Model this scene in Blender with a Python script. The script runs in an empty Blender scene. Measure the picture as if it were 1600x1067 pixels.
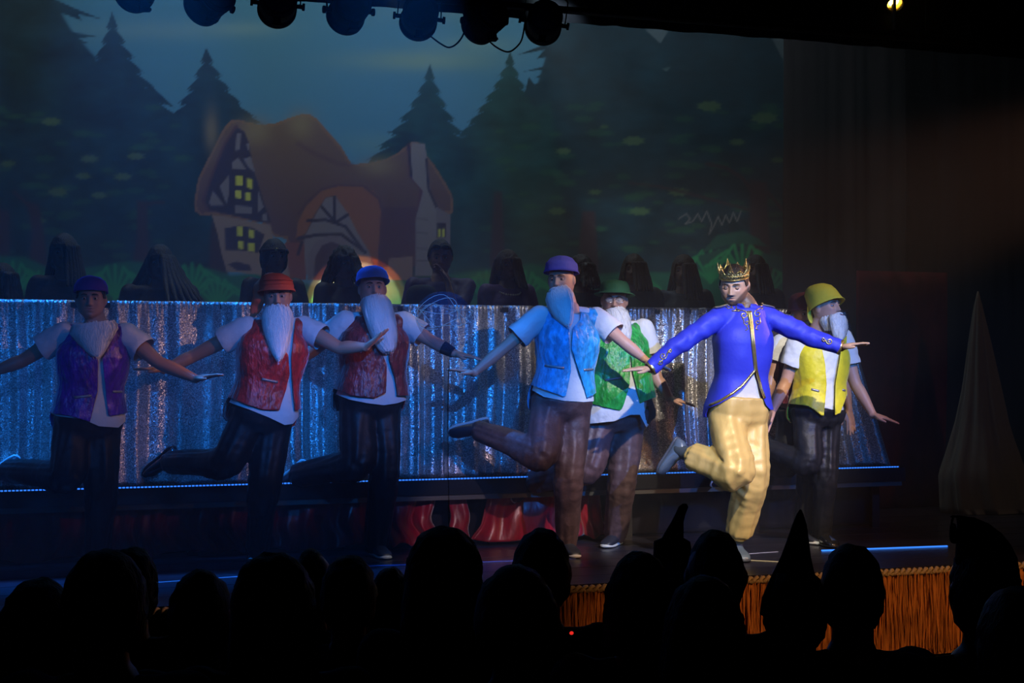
import bpy, bmesh, math, random
import numpy as np
from math import sin, cos, pi, radians, sqrt, atan2
from mathutils import Vector, Matrix, noise
from mathutils.bvhtree import BVHTree

# ------------------------------------------------------------ camera
FOC = 2222.0
PHI = radians(18.17)
PITCH = math.atan(28.5 / FOC)
EYE = np.array([0.0, 0.0, 1.8])
scene = bpy.context.scene
COL = scene.collection
cam_data = bpy.data.cameras.new('camera')
cam_data.sensor_width = 36.0
cam_data.lens = FOC / 1600 * 36
cam_data.clip_start = 0.05
cam_data.clip_end = 200
cam = bpy.data.objects.new('camera', cam_data)
cam.location = EYE
cam.rotation_euler = (pi / 2 + PITCH, 0, -PHI)
COL.objects.link(cam)
scene.camera = cam
scene.view_settings.view_transform = 'Standard'
scene.view_settings.look = 'None'
scene.view_settings.exposure = 0.0
scene.view_settings.gamma = 1.0
scene.view_settings.use_curve_mapping = False
scene.cycles.use_denoising = True
scene.cycles.max_bounces = 5
scene.cycles.diffuse_bounces = 2
scene.cycles.glossy_bounces = 2
scene.cycles.volume_bounces = 0
scene.cycles.transparent_max_bounces = 8
scene.cycles.sample_clamp_indirect = 2.0

H_F = np.array([sin(PHI), cos(PHI), 0.0])          # horizontal forward
H_R = np.array([cos(PHI), -sin(PHI), 0.0])
C_F = H_F * cos(PITCH) + np.array([0, 0, sin(PITCH)])
C_U = -H_F * sin(PITCH) + np.array([0, 0, cos(PITCH)])
UP = np.array([0.0, 0.0, 1.0])
STAGE = 0.55                                        # height of the stage floor
PLAT_Y = 9.06                                       # front of the riser
PLAT_Z = 1.01                                       # top of the riser
FRONT_Y = 7.42                                      # front edge of the stage


def ray(px, py):
    return C_F * FOC + H_R * (px - 800.0) + C_U * (533.5 - py)


def pt(px, py, d):
    r = ray(px, py)
    return EYE + r * (d / float(r @ H_F))


def ground(px, py, z=STAGE):
    r = ray(px, py)
    return EYE + r * ((z - EYE[2]) / r[2])


def on_y(px, py, Y):
    r = ray(px, py)
    return EYE + r * ((Y - EYE[1]) / r[1])


def dep(p):
    return float((np.asarray(p) - EYE) @ H_F)


def proj(v):
    q = np.asarray(v, float) - EYE
    f = q @ C_F
    return np.stack([800 + FOC * (q @ H_R) / f, 533.5 - FOC * (q @ C_U) / f], -1)


# ------------------------------------------------------------ world and lights
world = bpy.data.worlds.new('dark_hall')
scene.world = world
world.use_nodes = True
world.node_tree.nodes['Background'].inputs[0].default_value = (0.3, 0.4, 0.8, 1)
world.node_tree.nodes['Background'].inputs[1].default_value = 0.0012


def spot(name, loc, target, power, color, angle, blend=0.4, size=0.06):
    l = bpy.data.lights.new(name, 'SPOT')
    l.energy = power
    l.color = color
    l.spot_size = radians(angle)
    l.spot_blend = blend
    l.shadow_soft_size = size
    o = bpy.data.objects.new(name, l)
    o.location = loc
    o.rotation_euler = (Vector(target) - Vector(loc)).to_track_quat('-Z', 'Y').to_euler()
    COL.objects.link(o)
    return o


def area(name, loc, target, power, color, sx, sy):
    l = bpy.data.lights.new(name, 'AREA')
    l.energy = power
    l.color = color
    l.shape = 'RECTANGLE'
    l.size = sx
    l.size_y = sy
    o = bpy.data.objects.new(name, l)
    o.location = loc
    o.rotation_euler = (Vector(target) - Vector(loc)).to_track_quat('-Z', 'Y').to_euler()
    COL.objects.link(o)
    return o

BLUE = (0.012, 0.22, 1.0)
HAZE = 0.034
tgt = lambda px, py, Y: tuple(on_y(px, py, Y))


def added_flag(lamp, top=2.13, low=None, w=1.4, t=.10):
    """a lamp's flaps: cut its beam above (and below) level lines along the riser front"""
    L = np.array(lamp.location)
    dirv = np.array(lamp.rotation_euler.to_matrix() @ Vector((0, 0, -1)))
    m_ = bpy.data.materials.get('flag_black') or bpy.data.materials.new('flag_black')
    m_.use_nodes = True
    m_.node_tree.nodes['Principled BSDF'].inputs['Base Color'].default_value = (.003, .003, .003, 1)
    r = bpy.data.objects.new('added_flag', None)  # invented blocker, placed out of view to shape the beam
    COL.objects.link(r)
    r.location = tuple(L)
    r['label'] = 'added black flags cutting a lamp beam, unseen above the frame'
    r['category'] = 'barn door'
    r['group'] = 'added flags that cut the lamp beams'
    for zl, sg in ((top, 1), (low, -1)):
        if zl is None:
            continue
        e = (np.array([L[0], PLAT_Y, zl]) - L) * t
        hf = .5 if (sg > 0 or w > 1) else .22
        cx = dirv[0] / dirv[1] * e[1]
        v = [(cx - w, e[1], e[2]), (cx + w, e[1], e[2]), (cx + w, e[1], e[2] + hf * sg), (cx - w, e[1], e[2] + hf * sg)]
        me = bpy.data.meshes.new('flag_plate')
        me.from_pydata(v + [(a, b - .004, c_) for a, b, c_ in v], [], [(0, 1, 2, 3), (7, 6, 5, 4), (0, 4, 5, 1), (1, 5, 6, 2), (2, 6, 7, 3), (3, 7, 4, 0)])
        me.materials.append(m_)
        o = bpy.data.objects.new('flag_plate', me)
        o.parent = r
        COL.objects.link(o)


# blue wash on the curtain: steep lamps over its left third, shallow front lamps for the rest
for x, pw in ((-.9, 2200), (.5, 2200), (1.9, 1500)):
    added_flag(spot('blue_steep', (x, 7.95, 5.4), (x + .1, PLAT_Y, 1.6), pw, BLUE, 40, .6, .02), 2.12, .95)
for x, tx, pw, ang in ((-1.0, .4, 500, 20), (1.6, 2.3, 2100, 20), (4.6, 4.1, 2800, 18), (6.8, 5.6, 800, 13)):
    added_flag(spot('front_blue', (x, .6, 4.3), (tx, PLAT_Y, 1.45), pw, BLUE, ang, .7, .02), 2.10, None if x > 2 else .96, .45)
# blue from the left wing, warm red from the right wing
spot('left_boom', (-4.5, 7.4, 3.4), (2.0, 7.8, 1.9), 420, (.07, .32, 1.0), 14, .5, .10)
spot('right_boom', (10.5, 7.5, 4.3), (1.7, 7.8, 1.75), 1500, (1.0, .46, .28), 13, .6, .10)
# white front spots from the right: one on the pair at centre, one on the yellow vest, one soft on the left half
added_flag(spot('white_spot', (5.6, 2.2, 6.6), tgt(880, 560, 8.3), 1400, (1.0, .92, .84), 14, .5, .03), 2.20, None, .35)
added_flag(spot('white_spot', (6.6, 2.2, 6.6), tgt(1290, 560, 8.6), 950, (1.0, .90, .72), 10, .5, .03), 2.45, None, .35)
added_flag(spot('house_spot', (6.2, .3, 4.9), tgt(500, 560, 8.3), 480, (1.0, .55, .38), 16, .8, .03), 2.16, .98, .35)
added_flag(spot('amber_spot', (5.6, 2.6, 6.4), tgt(455, 495, 8.4), 2500, (1.0, .40, .20), 12, .8, .03), 3.2, .98, .35)
# follow spot on the crowned man
spot('follow_spot', (3.2, 1.2, 6.2), tgt(1155, 590, 7.8), 2900, (1.0, .90, .72), 15, .45, .06)
spot('leg_fill', (3.0, -2.0, 3.9), tgt(1150, 745, 7.8), 1100, (1.0, .88, .66), 6.0, .6, .05)  # added fill that lifts the shadow on his standing leg
spot('skirt_fill', (2.6, 1.0, 4.2), tgt(755, 818, 9.1), 900, (1.0, .72, .80), 7.5, .6, .04)  # added fill to brighten the red riser skirt
spot('balloon_fill', (1.6, 2.6, 3.6), tuple(pt(693, 497, 6.3)), 120, BLUE, 7, .4, .02)  # added fill that gives the balloon its blue glow
# added area light in place of the stage spill on the backdrop
area('backdrop_fill', (2.5, 10.6, 6.2), (2.4, 12.5, 3.6), 75, (.70, .88, 1.0), 6.5, .25)
# a small uplight behind the counter throws a rimmed disc on the backdrop
for w_, c_, p_ in ((47, (1.0, .35, .03), 60), (42, (1.0, .85, .45), 110)):
    spot('uplight', tuple(on_y(552, 482, 11.5)), tuple(on_y(552, 480, 12.5)), p_, c_, w_, .12, .01)
# stage front
spot('front_warm', (6.5, 2.0, 4.6), tgt(1330, 950, 7.4), 900, (1.0, .42, .14), 30, .7, .1)
# wings at the right
spot('wing_dim', (9.0, 5.5, 5.5), tgt(1480, 680, 10.2), 40, (1.0, .75, .62), 40, .8, .1)
# haze beams
spot('beam', tuple(on_y(1398, 0, 8.4)), tuple(on_y(1345, 170, 8.4)), 22, (1.0, .70, .20), 9, .5, .01)
spot('beam', tuple(on_y(1398, 0, 8.4)), tuple(on_y(1398, 170, 8.4)), 16, (1.0, .70, .20), 7, .5, .01)
spot('beam', tuple(on_y(1398, 0, 8.4)), tuple(on_y(1432, 170, 8.4)), 22, (1.0, .70, .20), 7, .5, .01)
spot('beam', tuple(on_y(800, -80, 8.9)), tuple(on_y(1030, 320, 12.5)), 330, (.55, .75, .85), 22, .7, .03)
spot('beam', tuple(on_y(560, -80, 8.9)), tuple(on_y(900, 430, 10.5)), 80, (.75, .85, .40), 14, .7, .03)

# ------------------------------------------------------------ materials
MATS = {}


def mat(name, color, rough=0.6, metal=0.0, spec=0.5, sheen=0.0, bump=0.0, bscale=60.0, stretch=(1, 1, 1),
        emis=None, estr=0.0, var=0.0, vscale=8.0, vcol=None, aniso=0, trans=0.0, alpha=1.0, bdist=0.01, sss=0.0, coat=0.0, coords='Object'):
    if name in MATS:
        return MATS[name]
    m = bpy.data.materials.new(name)
    MATS[name] = m
    m.use_nodes = True
    nt = m.node_tree
    b = nt.nodes['Principled BSDF']
    col = tuple(color) + (1,) if len(color) == 3 else color
    b.inputs['Base Color'].default_value = col
    b.inputs['Roughness'].default_value = rough
    b.inputs['Metallic'].default_value = metal
    b.inputs['Specular IOR Level'].default_value = spec
    b.inputs['Sheen Weight'].default_value = sheen
    b.inputs['Sheen Roughness'].default_value = 0.35
    b.inputs['Sheen Tint'].default_value = (1, 1, 1, 1) if 'velvet' in name else col
    b.inputs['Coat Weight'].default_value = coat
    b.inputs['Transmission Weight'].default_value = trans
    b.inputs['Alpha'].default_value = alpha
    if emis:
        b.inputs['Emission Color'].default_value = tuple(emis) + (1,)
        b.inputs['Emission Strength'].default_value = estr
    tc = nt.nodes.new('ShaderNodeTexCoord')
    if var > 0:
        n = nt.nodes.new('ShaderNodeTexNoise')
        n.inputs['Scale'].default_value = vscale
        n.inputs['Detail'].default_value = 5
        n.inputs['Roughness'].default_value = 0.65
        mp = nt.nodes.new('ShaderNodeMapping')
        mp.inputs['Scale'].default_value = stretch
        nt.links.new(tc.outputs[coords], mp.inputs[0])
        nt.links.new(mp.outputs[0], n.inputs[0])
        mr = nt.nodes.new('ShaderNodeMapRange')
        mr.inputs[1].default_value = 0.35
        mr.inputs[2].default_value = 0.65
        mr.inputs[3].default_value = 1 - var
        mr.inputs[4].default_value = 1 + var
        nt.links.new(n.outputs[0], mr.inputs[0])
        mx = nt.nodes.new('ShaderNodeVectorMath')
        mx.operation = 'SCALE'
        mx.inputs[0].default_value = col[:3]
        nt.links.new(mr.outputs[0], mx.inputs['Scale'])
        nt.links.new(mx.outputs[0], b.inputs['Base Color'])
        if vcol:
            at = nt.nodes.new('ShaderNodeVertexColor')
            at.layer_name = vcol
            nt.links.new(at.outputs[0], mx.inputs[0])
    elif vcol:
        at = nt.nodes.new('ShaderNodeVertexColor')
        at.layer_name = vcol
        nt.links.new(at.outputs[0], b.inputs['Base Color'])
    if bump > 0:
        n = nt.nodes.new('ShaderNodeTexNoise')
        n.inputs['Scale'].default_value = bscale
        n.inputs['Detail'].default_value = 4
        mp = nt.nodes.new('ShaderNodeMapping')
        mp.inputs['Scale'].default_value = stretch
        nt.links.new(tc.outputs[coords], mp.inputs[0])
        nt.links.new(mp.outputs[0], n.inputs[0])
        bp = nt.nodes.new('ShaderNodeBump')
        bp.inputs['Strength'].default_value = bump
        bp.inputs['Distance'].default_value = bdist
        nt.links.new(n.outputs[0], bp.inputs['Height'])
        nt.links.new(bp.outputs[0], b.inputs['Normal'])
    return m


def velvet(name, color, rough=0.42, sheen=0.6, stretch=(1, 1, .45)):
    """crushed velvet: patchy nap with glossy streaks"""
    m = mat(name, color, rough, 0, 0.6, sheen, bump=0.9, bscale=48, stretch=stretch, bdist=0.012, var=0.45, vscale=26)
    return m


# ------------------------------------------------------------ mesh kit
class Geo:
    def __init__(self):
        self.v = []
        self.f = []

    def add(self, v, f):
        o = len(self.v)
        self.v.extend([tuple(map(float, p)) for p in v])
        self.f.extend([tuple(int(i) + o for i in q) for q in f])
        return self

    def loft(self, rings, cap=True):
        n = len(rings[0])
        o = len(self.v)
        for r in rings:
            self.v.extend([tuple(map(float, p)) for p in r])
        for i in range(len(rings) - 1):
            for k in range(n):
                a = o + i * n + k
                b = o + i * n + (k + 1) % n
                self.f.append((a, b, b + n, a + n))
        if cap:
            self.f.append(tuple(o + k for k in range(n))[::-1])
            self.f.append(tuple(o + (len(rings) - 1) * n + k for k in range(n)))
        return self

    def arr(self):
        return np.array(self.v, float), self.f


def unit(a):
    a = np.asarray(a, float)
    n = np.linalg.norm(a)
    return a / n if n > 1e-9 else a


def ring(c, a, b, n=16, e=2.0):
    th = np.arange(n) * 2 * pi / n
    ct, st = np.cos(th), np.sin(th)
    if e != 2.0:
        ct = np.sign(ct) * np.abs(ct) ** (2 / e)
        st = np.sign(st) * np.abs(st) ** (2 / e)
    return np.asarray(c)[None] + ct[:, None] * np.asarray(a)[None] + st[:, None] * np.asarray(b)[None]


def perp(t, ref):
    r = np.asarray(ref, float) - unit(t) * (np.asarray(ref, float) @ unit(t))
    if np.linalg.norm(r) < 1e-4:
        r = np.cross(t, (0.3, 0.5, 0.8))
    return unit(r)


def chain(g, pts, rad, n=14, ref=(0, -1, 0.2), sub=5, round_ends=True, smooth=True):
    """tapered tube through pts, rad = radius or (ra, rb) per point"""
    pts = [np.asarray(p, float) for p in pts]
    rad = [(r, r) if np.isscalar(r) else r for r in rad]
    P, Rr = [], []
    m = len(pts)
    for i in range(m - 1):
        p0 = pts[max(i - 1, 0)]; p1 = pts[i]; p2 = pts[i + 1]; p3 = pts[min(i + 2, m - 1)]
        for k in range(sub):
            t = k / sub
            if smooth:
                q = 0.5 * ((2 * p1) + (p2 - p0) * t + (2 * p0 - 5 * p1 + 4 * p2 - p3) * t * t + (3 * p1 - p0 - 3 * p2 + p3) * t ** 3)
            else:
                q = p1 + (p2 - p1) * t
            u = t * t * (3 - 2 * t)
            P.append(q)
            Rr.append((rad[i][0] * (1 - u) + rad[i + 1][0] * u, rad[i][1] * (1 - u) + rad[i + 1][1] * u))
    P.append(pts[-1]); Rr.append(rad[-1])
    rings = []
    T = [unit(P[min(i + 1, len(P) - 1)] - P[max(i - 1, 0)]) for i in range(len(P))]
    if round_ends:
        for a in (80, 55, 28):
            s, c = sin(radians(a)), cos(radians(a))
            A = perp(T[0], ref); B = np.cross(T[0], A)
            rings.append(ring(P[0] - T[0] * s * min(Rr[0]), A * Rr[0][0] * c, B * Rr[0][1] * c, n))
    A0 = perp(T[0], ref)
    for q, r, t in zip(P, Rr, T):
        A0 = perp(t, A0)
        B = np.cross(t, A0)
        rings.append(ring(q, A0 * r[0], B * r[1], n))
    if round_ends:
        for a in (28, 55, 80):
            s, c = sin(radians(a)), cos(radians(a))
            B = np.cross(T[-1], A0)
            rings.append(ring(P[-1] + T[-1] * s * min(Rr[-1]), A0 * Rr[-1][0] * c, B * Rr[-1][1] * c, n))
    g.loft(rings)
    return g


def box(g, c, sx, sy, sz, ax=None):
    c = np.asarray(c, float)
    ax = ax if ax is not None else np.eye(3)
    v = [c + ax[0] * i * sx / 2 + ax[1] * j * sy / 2 + ax[2] * k * sz / 2 for i in (-1, 1) for j in (-1, 1) for k in (-1, 1)]
    g.add(v, [(0, 1, 3, 2), (4, 6, 7, 5), (0, 4, 5, 1), (2, 3, 7, 6), (0, 2, 6, 4), (1, 5, 7, 3)])
    return g


def ico(sub=3):
    bm = bmesh.new()
    bmesh.ops.create_icosphere(bm, subdivisions=sub, radius=1)
    v = np.array([x.co[:] for x in bm.verts])
    f = [tuple(q.index for q in x.verts) for x in bm.faces]
    bm.free()
    return v, f


ICO = {s: ico(s) for s in (2, 3, 4, 5)}


def ball(g, c, r, sub=2, ax=None):
    v, f = ICO[sub]
    r = np.ones(3) * r
    w = v * r
    if ax is not None:
        w = w @ np.asarray(ax)
    g.add(w + np.asarray(c), f)
    return g


def remesh(g, voxel, smooth_it=2):
    v, f = g.arr() if isinstance(g, Geo) else g
    me = bpy.data.meshes.new('tmp')
    me.from_pydata([tuple(p) for p in v], [], [tuple(q) for q in f])
    bm = bmesh.new(); bm.from_mesh(me)
    bmesh.ops.recalc_face_normals(bm, faces=bm.faces)
    bm.to_mesh(me); bm.free()
    ob = bpy.data.objects.new('tmp', me)
    COL.objects.link(ob)
    md = ob.modifiers.new('r', 'REMESH')
    md.mode = 'VOXEL'
    md.voxel_size = voxel
    dg = bpy.context.evaluated_depsgraph_get()
    ev = ob.evaluated_get(dg)
    m2 = bpy.data.meshes.new_from_object(ev)
    n = len(m2.vertices)
    co = np.empty(n * 3); m2.vertices.foreach_get('co', co); co = co.reshape(-1, 3)
    nl = len(m2.loops); li = np.empty(nl, int); m2.loops.foreach_get('vertex_index', li)
    ls = np.empty(len(m2.polygons), int); m2.polygons.foreach_get('loop_start', ls)
    lt = np.empty(len(m2.polygons), int); m2.polygons.foreach_get('loop_total', lt)
    faces = [tuple(li[a:a + b]) for a, b in zip(ls, lt)]
    bpy.data.objects.remove(ob); bpy.data.meshes.remove(me); bpy.data.meshes.remove(m2)
    if smooth_it:
        co = lap(co, faces, smooth_it)
    return co, faces


def edges_of(f):
    q = np.array([x for x in f if len(x) == 4])
    E = []
    if len(q):
        E += [q[:, [0, 1]], q[:, [1, 2]], q[:, [2, 3]], q[:, [3, 0]]]
    t = np.array([x for x in f if len(x) == 3])
    if len(t):
        E += [t[:, [0, 1]], t[:, [1, 2]], t[:, [2, 0]]]
    return np.concatenate(E)


def lap(v, f, it=2, lam=0.5):
    E = edges_of(f)
    n = len(v)
    for _ in range(it):
        acc = np.zeros_like(v); cnt = np.zeros(n)
        for a, b in ((0, 1), (1, 0)):
            for k in range(3):
                acc[:, k] += np.bincount(E[:, a], v[E[:, b], k], n)
            cnt += np.bincount(E[:, a], minlength=n)
        v = v + lam * (acc / np.maximum(cnt, 1)[:, None] - v)
    return v


def normals(v, f):
    n = np.zeros_like(v)
    q = np.array([x if len(x) == 4 else (x[0], x[1], x[2], x[2]) for x in f if len(x) in (3, 4)])
    c = np.cross(v[q[:, 2]] - v[q[:, 0]], v[q[:, 3]] - v[q[:, 1]])
    t = q[:, 2] == q[:, 3]
    c[t] = np.cross(v[q[t, 1]] - v[q[t, 0]], v[q[t, 2]] - v[q[t, 0]])
    for k in range(4):
        for j in range(3):
            n[:, j] += np.bincount(q[:, k], c[:, j], len(v))
    return n / np.maximum(np.linalg.norm(n, axis=1), 1e-12)[:, None]


def clip(v, f, fld):
    """keep the part of the mesh where fld > 0"""
    keep = fld > 0
    out_f = []
    nv = [tuple(p) for p in v]
    cache = {}

    def cut(a, b):
        k = (a, b) if a < b else (b, a)
        if k not in cache:
            t = fld[a] / (fld[a] - fld[b])
            cache[k] = len(nv)
            nv.append(tuple(v[a] + (v[b] - v[a]) * t))
        return cache[k]
    for q in f:
        ks = [keep[i] for i in q]
        if all(ks):
            out_f.append(q)
        elif any(ks):
            r = []
            m = len(q)
            for i in range(m):
                a, b = q[i], q[(i + 1) % m]
                if keep[a]:
                    r.append(a)
                if keep[a] != keep[b]:
                    r.append(cut(a, b))
            if len(r) >= 3:
                out_f.append(tuple(r))
    used = sorted({i for q in out_f for i in q})
    mp = {o: i for i, o in enumerate(used)}
    nv = np.array([nv[i] for i in used]) if used else np.zeros((0, 3))
    return nv, [tuple(mp[i] for i in q) for q in out_f]


def tri_quads(f):
    out = []
    for q in f:
        if len(q) <= 4:
            out.append(q)
        else:
            for i in range(1, len(q) - 1):
                out.append((q[0], q[i], q[i + 1]))
    return out


def inpoly(p, poly):
    x, y = p[:, 0], p[:, 1]
    c = np.zeros(len(p), bool)
    m = len(poly)
    for i in range(m):
        x1, y1 = poly[i]; x2, y2 = poly[(i + 1) % m]
        if y1 == y2:
            continue
        t = ((y1 > y) != (y2 > y)) & (x < (x2 - x1) * (y - y1) / (y2 - y1) + x1)
        c ^= t
    return c


def segdist(p, a, b):
    a = np.asarray(a, float); b = np.asarray(b, float)
    d = b - a
    t = np.clip(((p - a) @ d) / max(float(d @ d), 1e-12), 0, 1)
    return np.linalg.norm(p - a - t[:, None] * d, axis=1)


def sdpoly(p, poly):
    """positive outside"""
    d = np.full(len(p), 1e9)
    for i in range(len(poly)):
        d = np.minimum(d, segdist(p, poly[i], poly[(i + 1) % len(poly)]))
    return np.where(inpoly(p, poly), -d, d)


def nz(v, sc, seed=0.0):
    sc = np.ones(3) * sc
    return np.array([noise.noise(Vector((p[0] * sc[0] + seed, p[1] * sc[1] + seed * .7, p[2] * sc[2] - seed))) for p in v])


# ------------------------------------------------------------ object kit
def mesh_obj(name, geo, m, parent=None, origin=(0, 0, 0), smooth=True, cols=None):
    v, f = geo.arr() if isinstance(geo, Geo) else geo
    me = bpy.data.meshes.new(name)
    v = np.asarray(v, float) - np.asarray(origin)
    me.from_pydata(v.tolist(), [], [tuple(int(i) for i in q) for q in f])
    me.materials.append(m)
    if smooth:
        me.polygons.foreach_set('use_smooth', [True] * len(me.polygons))
    if cols is not None:
        ca = me.color_attributes.new('Col', 'FLOAT_COLOR', 'POINT')
        c = np.ones((len(v), 4)); c[:, :3] = cols
        ca.data.foreach_set('color', c.ravel())
    me.update()
    o = bpy.data.objects.new(name, me)
    COL.objects.link(o)
    if parent is not None:
        o.parent = parent
    return o


def tag(o, label=None, cat=None, group=None, kind=None):
    if label: o['label'] = label
    if cat: o['category'] = cat
    if group: o['group'] = group
    if kind: o['kind'] = kind
    return o


def root(name, loc, label, cat, group=None):
    o = bpy.data.objects.new(name, None)
    o.location = tuple(float(x) for x in loc)
    o.empty_display_size = 0.1
    COL.objects.link(o)
    return tag(o, label, cat, group)


def thick(o, t, off=1.0):
    md = o.modifiers.new('thickness', 'SOLIDIFY')
    md.thickness = t
    md.offset = off
    return o


def copy_tree(o, parent=None):
    c = o.copy(); COL.objects.link(c); c.parent = parent
    for ch in [x for x in bpy.data.objects if x.parent == o]:
        copy_tree(ch, c)
    return c

# ------------------------------------------------------------ figures
def frame(yaw, pitch=0, roll=0):
    y, p, r = radians(yaw), radians(pitch), radians(roll)
    f = -H_F * cos(y) + H_R * sin(y)
    f2 = f * cos(p) - UP * sin(p)
    u2 = UP * cos(p) + f * sin(p)
    x2 = np.cross(f2, u2)
    u3 = u2 * cos(r) - x2 * sin(r)
    return np.array([np.cross(f2, u3), f2, u3])      # rows: person's right, forward, up


def head_shape(n, off=0.0):
    x, y, z = n[:, 0], n[:, 1], n[:, 2]
    X = np.sign(x) * np.abs(x) ** 0.93 * 0.079
    Z = z * 0.118
    Y = np.sign(y) * np.abs(y) ** 0.95 * 0.097
    t = np.clip(-z, 0, 1)
    X = X * (1 - 0.16 * t ** 1.6) * (1 + 0.14 * np.exp(-((z + .60) / .27) ** 2))
    Y = np.where(y < 0, Y * (1 - .42 * t), Y)
    Y = np.where(y > 0, Y * (1 + .42 * t ** 3), Y)
    Y = Y + 0.014 * t ** 2 - 0.006
    p = np.stack([X, Y, Z], 1)
    if off:
        p = p + n * off
    return p


def g2(a, s):
    return np.exp(-(a / s) ** 2)


def face_disp(q):
    """forward displacement of the face, q in head coordinates"""
    x, y, z = q[:, 0], q[:, 1], q[:, 2]
    ax = np.abs(x)
    d = np.zeros(len(q))
    d -= 0.0125 * g2(ax - .031, .017) * g2(z - .004, .0125)
    d += 0.0045 * g2(ax - .026, .024) * g2(z - .026, .008)
    t = np.clip((.018 - z) / .050, 0, 1)
    prof = np.where((z < .022) & (z > -.046), .005 + .021 * t ** 1.2, 0) * np.where(z < -.032, np.clip((z + .046) / .014, 0, 1), 1)
    d += prof * np.exp(-(ax / (.0075 + .006 * t)) ** 2)
    d += 0.006 * g2(ax - .012, .006) * g2(z + .033, .007)
    d += 0.0050 * g2(x, .019) * g2(z + .0525, .0045) + 0.0055 * g2(x, .017) * g2(z + .066, .0050)
    d -= 0.0035 * g2(x, .022) * g2(z + .0592, .0026)
    d += 0.006 * g2(x, .020) * g2(z + .098, .014)
    d -= 0.003 * g2(x, .02) * g2(z + .080, .006)
    d += 0.0035 * g2(ax - .046, .016) * g2(z + .022, .016)
    return d * (y > 0.01)


def hand(g, wr, dirn, nrm, thumb, s=1.0, curl=14.0, bend=None):
    d = unit(dirn)
    n = perp(d, nrm)
    t = np.cross(n, d)
    if t @ np.asarray(thumb) < 0:
        t = -t
    rings = []
    for a, w, h in ((-.02, .026, .020), (0, .027, .019), (.03, .034, .018), (.06, .040, .016), (.088, .041, .0135), (.098, .036, .010)):
        rings.append(ring(wr + d * a * s, t * w * s, n * h * s, 14, 2.6))
    g.loft(rings)
    L = ((.036, .025, .020), (.040, .029, .021), (.037, .026, .020), (.029, .020, .018))
    for i in range(4):
        b = wr + d * (.086 - .004 * (i == 3)) * s + t * (.030 - .0205 * i) * s
        sd = unit(d + t * (.13 - .09 * i))
        p = [b]
        ang = curl * (.5 + .16 * i)
        for k, l in enumerate(L[i]):
            a = radians(ang * (k + 1) * .6)
            dd = sd * cos(a) + n * sin(a)
            p.append(p[-1] + dd * l * s)
        chain(g, p, [.0100 * s, .0092 * s, .0084 * s, .0072 * s], 8, n, 3)
    b = wr + d * .022 * s + t * .022 * s
    sd = unit(d * .75 + t * .72 + n * .25)
    p = [b, b + sd * .036 * s]
    sd = unit(d * .9 + t * .45 + n * .2)
    p.append(p[-1] + sd * .030 * s)
    p.append(p[-1] + unit(d + t * .2 + n * .1) * .024 * s)
    chain(g, p, [.014 * s, .0125 * s, .0105 * s, .0085 * s], 8, n, 3)


TORSO = [(-.16, .085, .080), (-.07, .150, .112), (.05, .166, .122), (.25, .155, .112), (.42, .148, .108), (.60, .163, .120),
         (.78, .174, .126), (.89, .158, .112), (.97, .118, .088), (1.04, .080, .068), (1.11, .060, .056)]


def torso_rings(J, off=0.0, lo=-.16, hi=1.11, w=1.0, belly=0.0, flare=0.0, n=28, e=2.5, step=.05):
    Cp = (J['hipR'] + J['hipL']) / 2
    Cc = (J['shR'] + J['shL']) / 2
    Rp = unit(J['hipR'] - J['hipL']); Rc = unit(J['shR'] - J['shL'])
    up = unit(Cc - Cp)
    L = np.linalg.norm(Cc - Cp)
    ts = np.arange(lo, hi + 1e-6, step)
    T = np.array(TORSO)
    rings = []
    for t in ts:
        a = np.interp(t, T[:, 0], T[:, 1]) * w
        b = np.interp(t, T[:, 0], T[:, 2]) * (1 + (w - 1) * .7)
        u = min(max(t, 0), 1)
        R = unit(Rp * (1 - u) + Rc * u)
        Fr = unit(np.cross(up, R)); R = np.cross(Fr, up)
        bl = belly * g2(t - .33, .28)
        fl = flare * max(0, .35 - t) / .35
        c = Cp + up * L * t + Fr * (bl * .55 + .012 * sin(u * pi))
        neckin = J['neck'] + UP * .0
        if t > .95:
            k = (t - .95) / .16
            c = c * (1 - k) + (neckin + up * L * (t - 1.03)) * k
        rings.append(ring(c, R * (a + off + fl + bl * .35), Fr * (b + off + fl * .95 + bl * .5), n, e))
    return rings


def torso_frame(J):
    Cp = (J['hipR'] + J['hipL']) / 2
    Cc = (J['shR'] + J['shL']) / 2
    up = unit(Cc - Cp)
    R = unit(unit(J['shR'] - J['shL']) + unit(J['hipR'] - J['hipL']))
    Fr = unit(np.cross(up, R))
    return Cc, np.cross(Fr, up), Fr, up


def arm(g, sh, el, wr, s=1.0, off=0.0):
    m = sh * .5 + el * .5
    f = el * .68 + wr * .32
    chain(g, [sh, m, el, f, wr], [.058 * s + off, .047 * s + off, .040 * s + off, (.041 * s + off), (.026 * s + off)], 16, UP, 6)


def seg_param(v, chains):
    """nearest limb of several polylines: running length and the radial unit vector"""
    best = np.full(len(v), 1e9); S = np.zeros(len(v)); Rd = np.zeros((len(v), 3)); W = np.zeros(len(v), int)
    for ci, ch in enumerate(chains):
        acc = 0.0
        for a, b in zip(ch[:-1], ch[1:]):
            d = b - a; l = np.linalg.norm(d)
            t = np.clip(((v - a) @ d) / (l * l), 0, 1)
            q = v - a - t[:, None] * d
            dist = np.linalg.norm(q, axis=1)
            m = dist < best
            best[m] = dist[m]; S[m] = acc + t[m] * l; Rd[m] = q[m] / np.maximum(dist[m], 1e-6)[:, None]; W[m] = ci
            acc += l
    return S, Rd, W


SKIN = (0.50, 0.27, 0.18)


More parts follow.
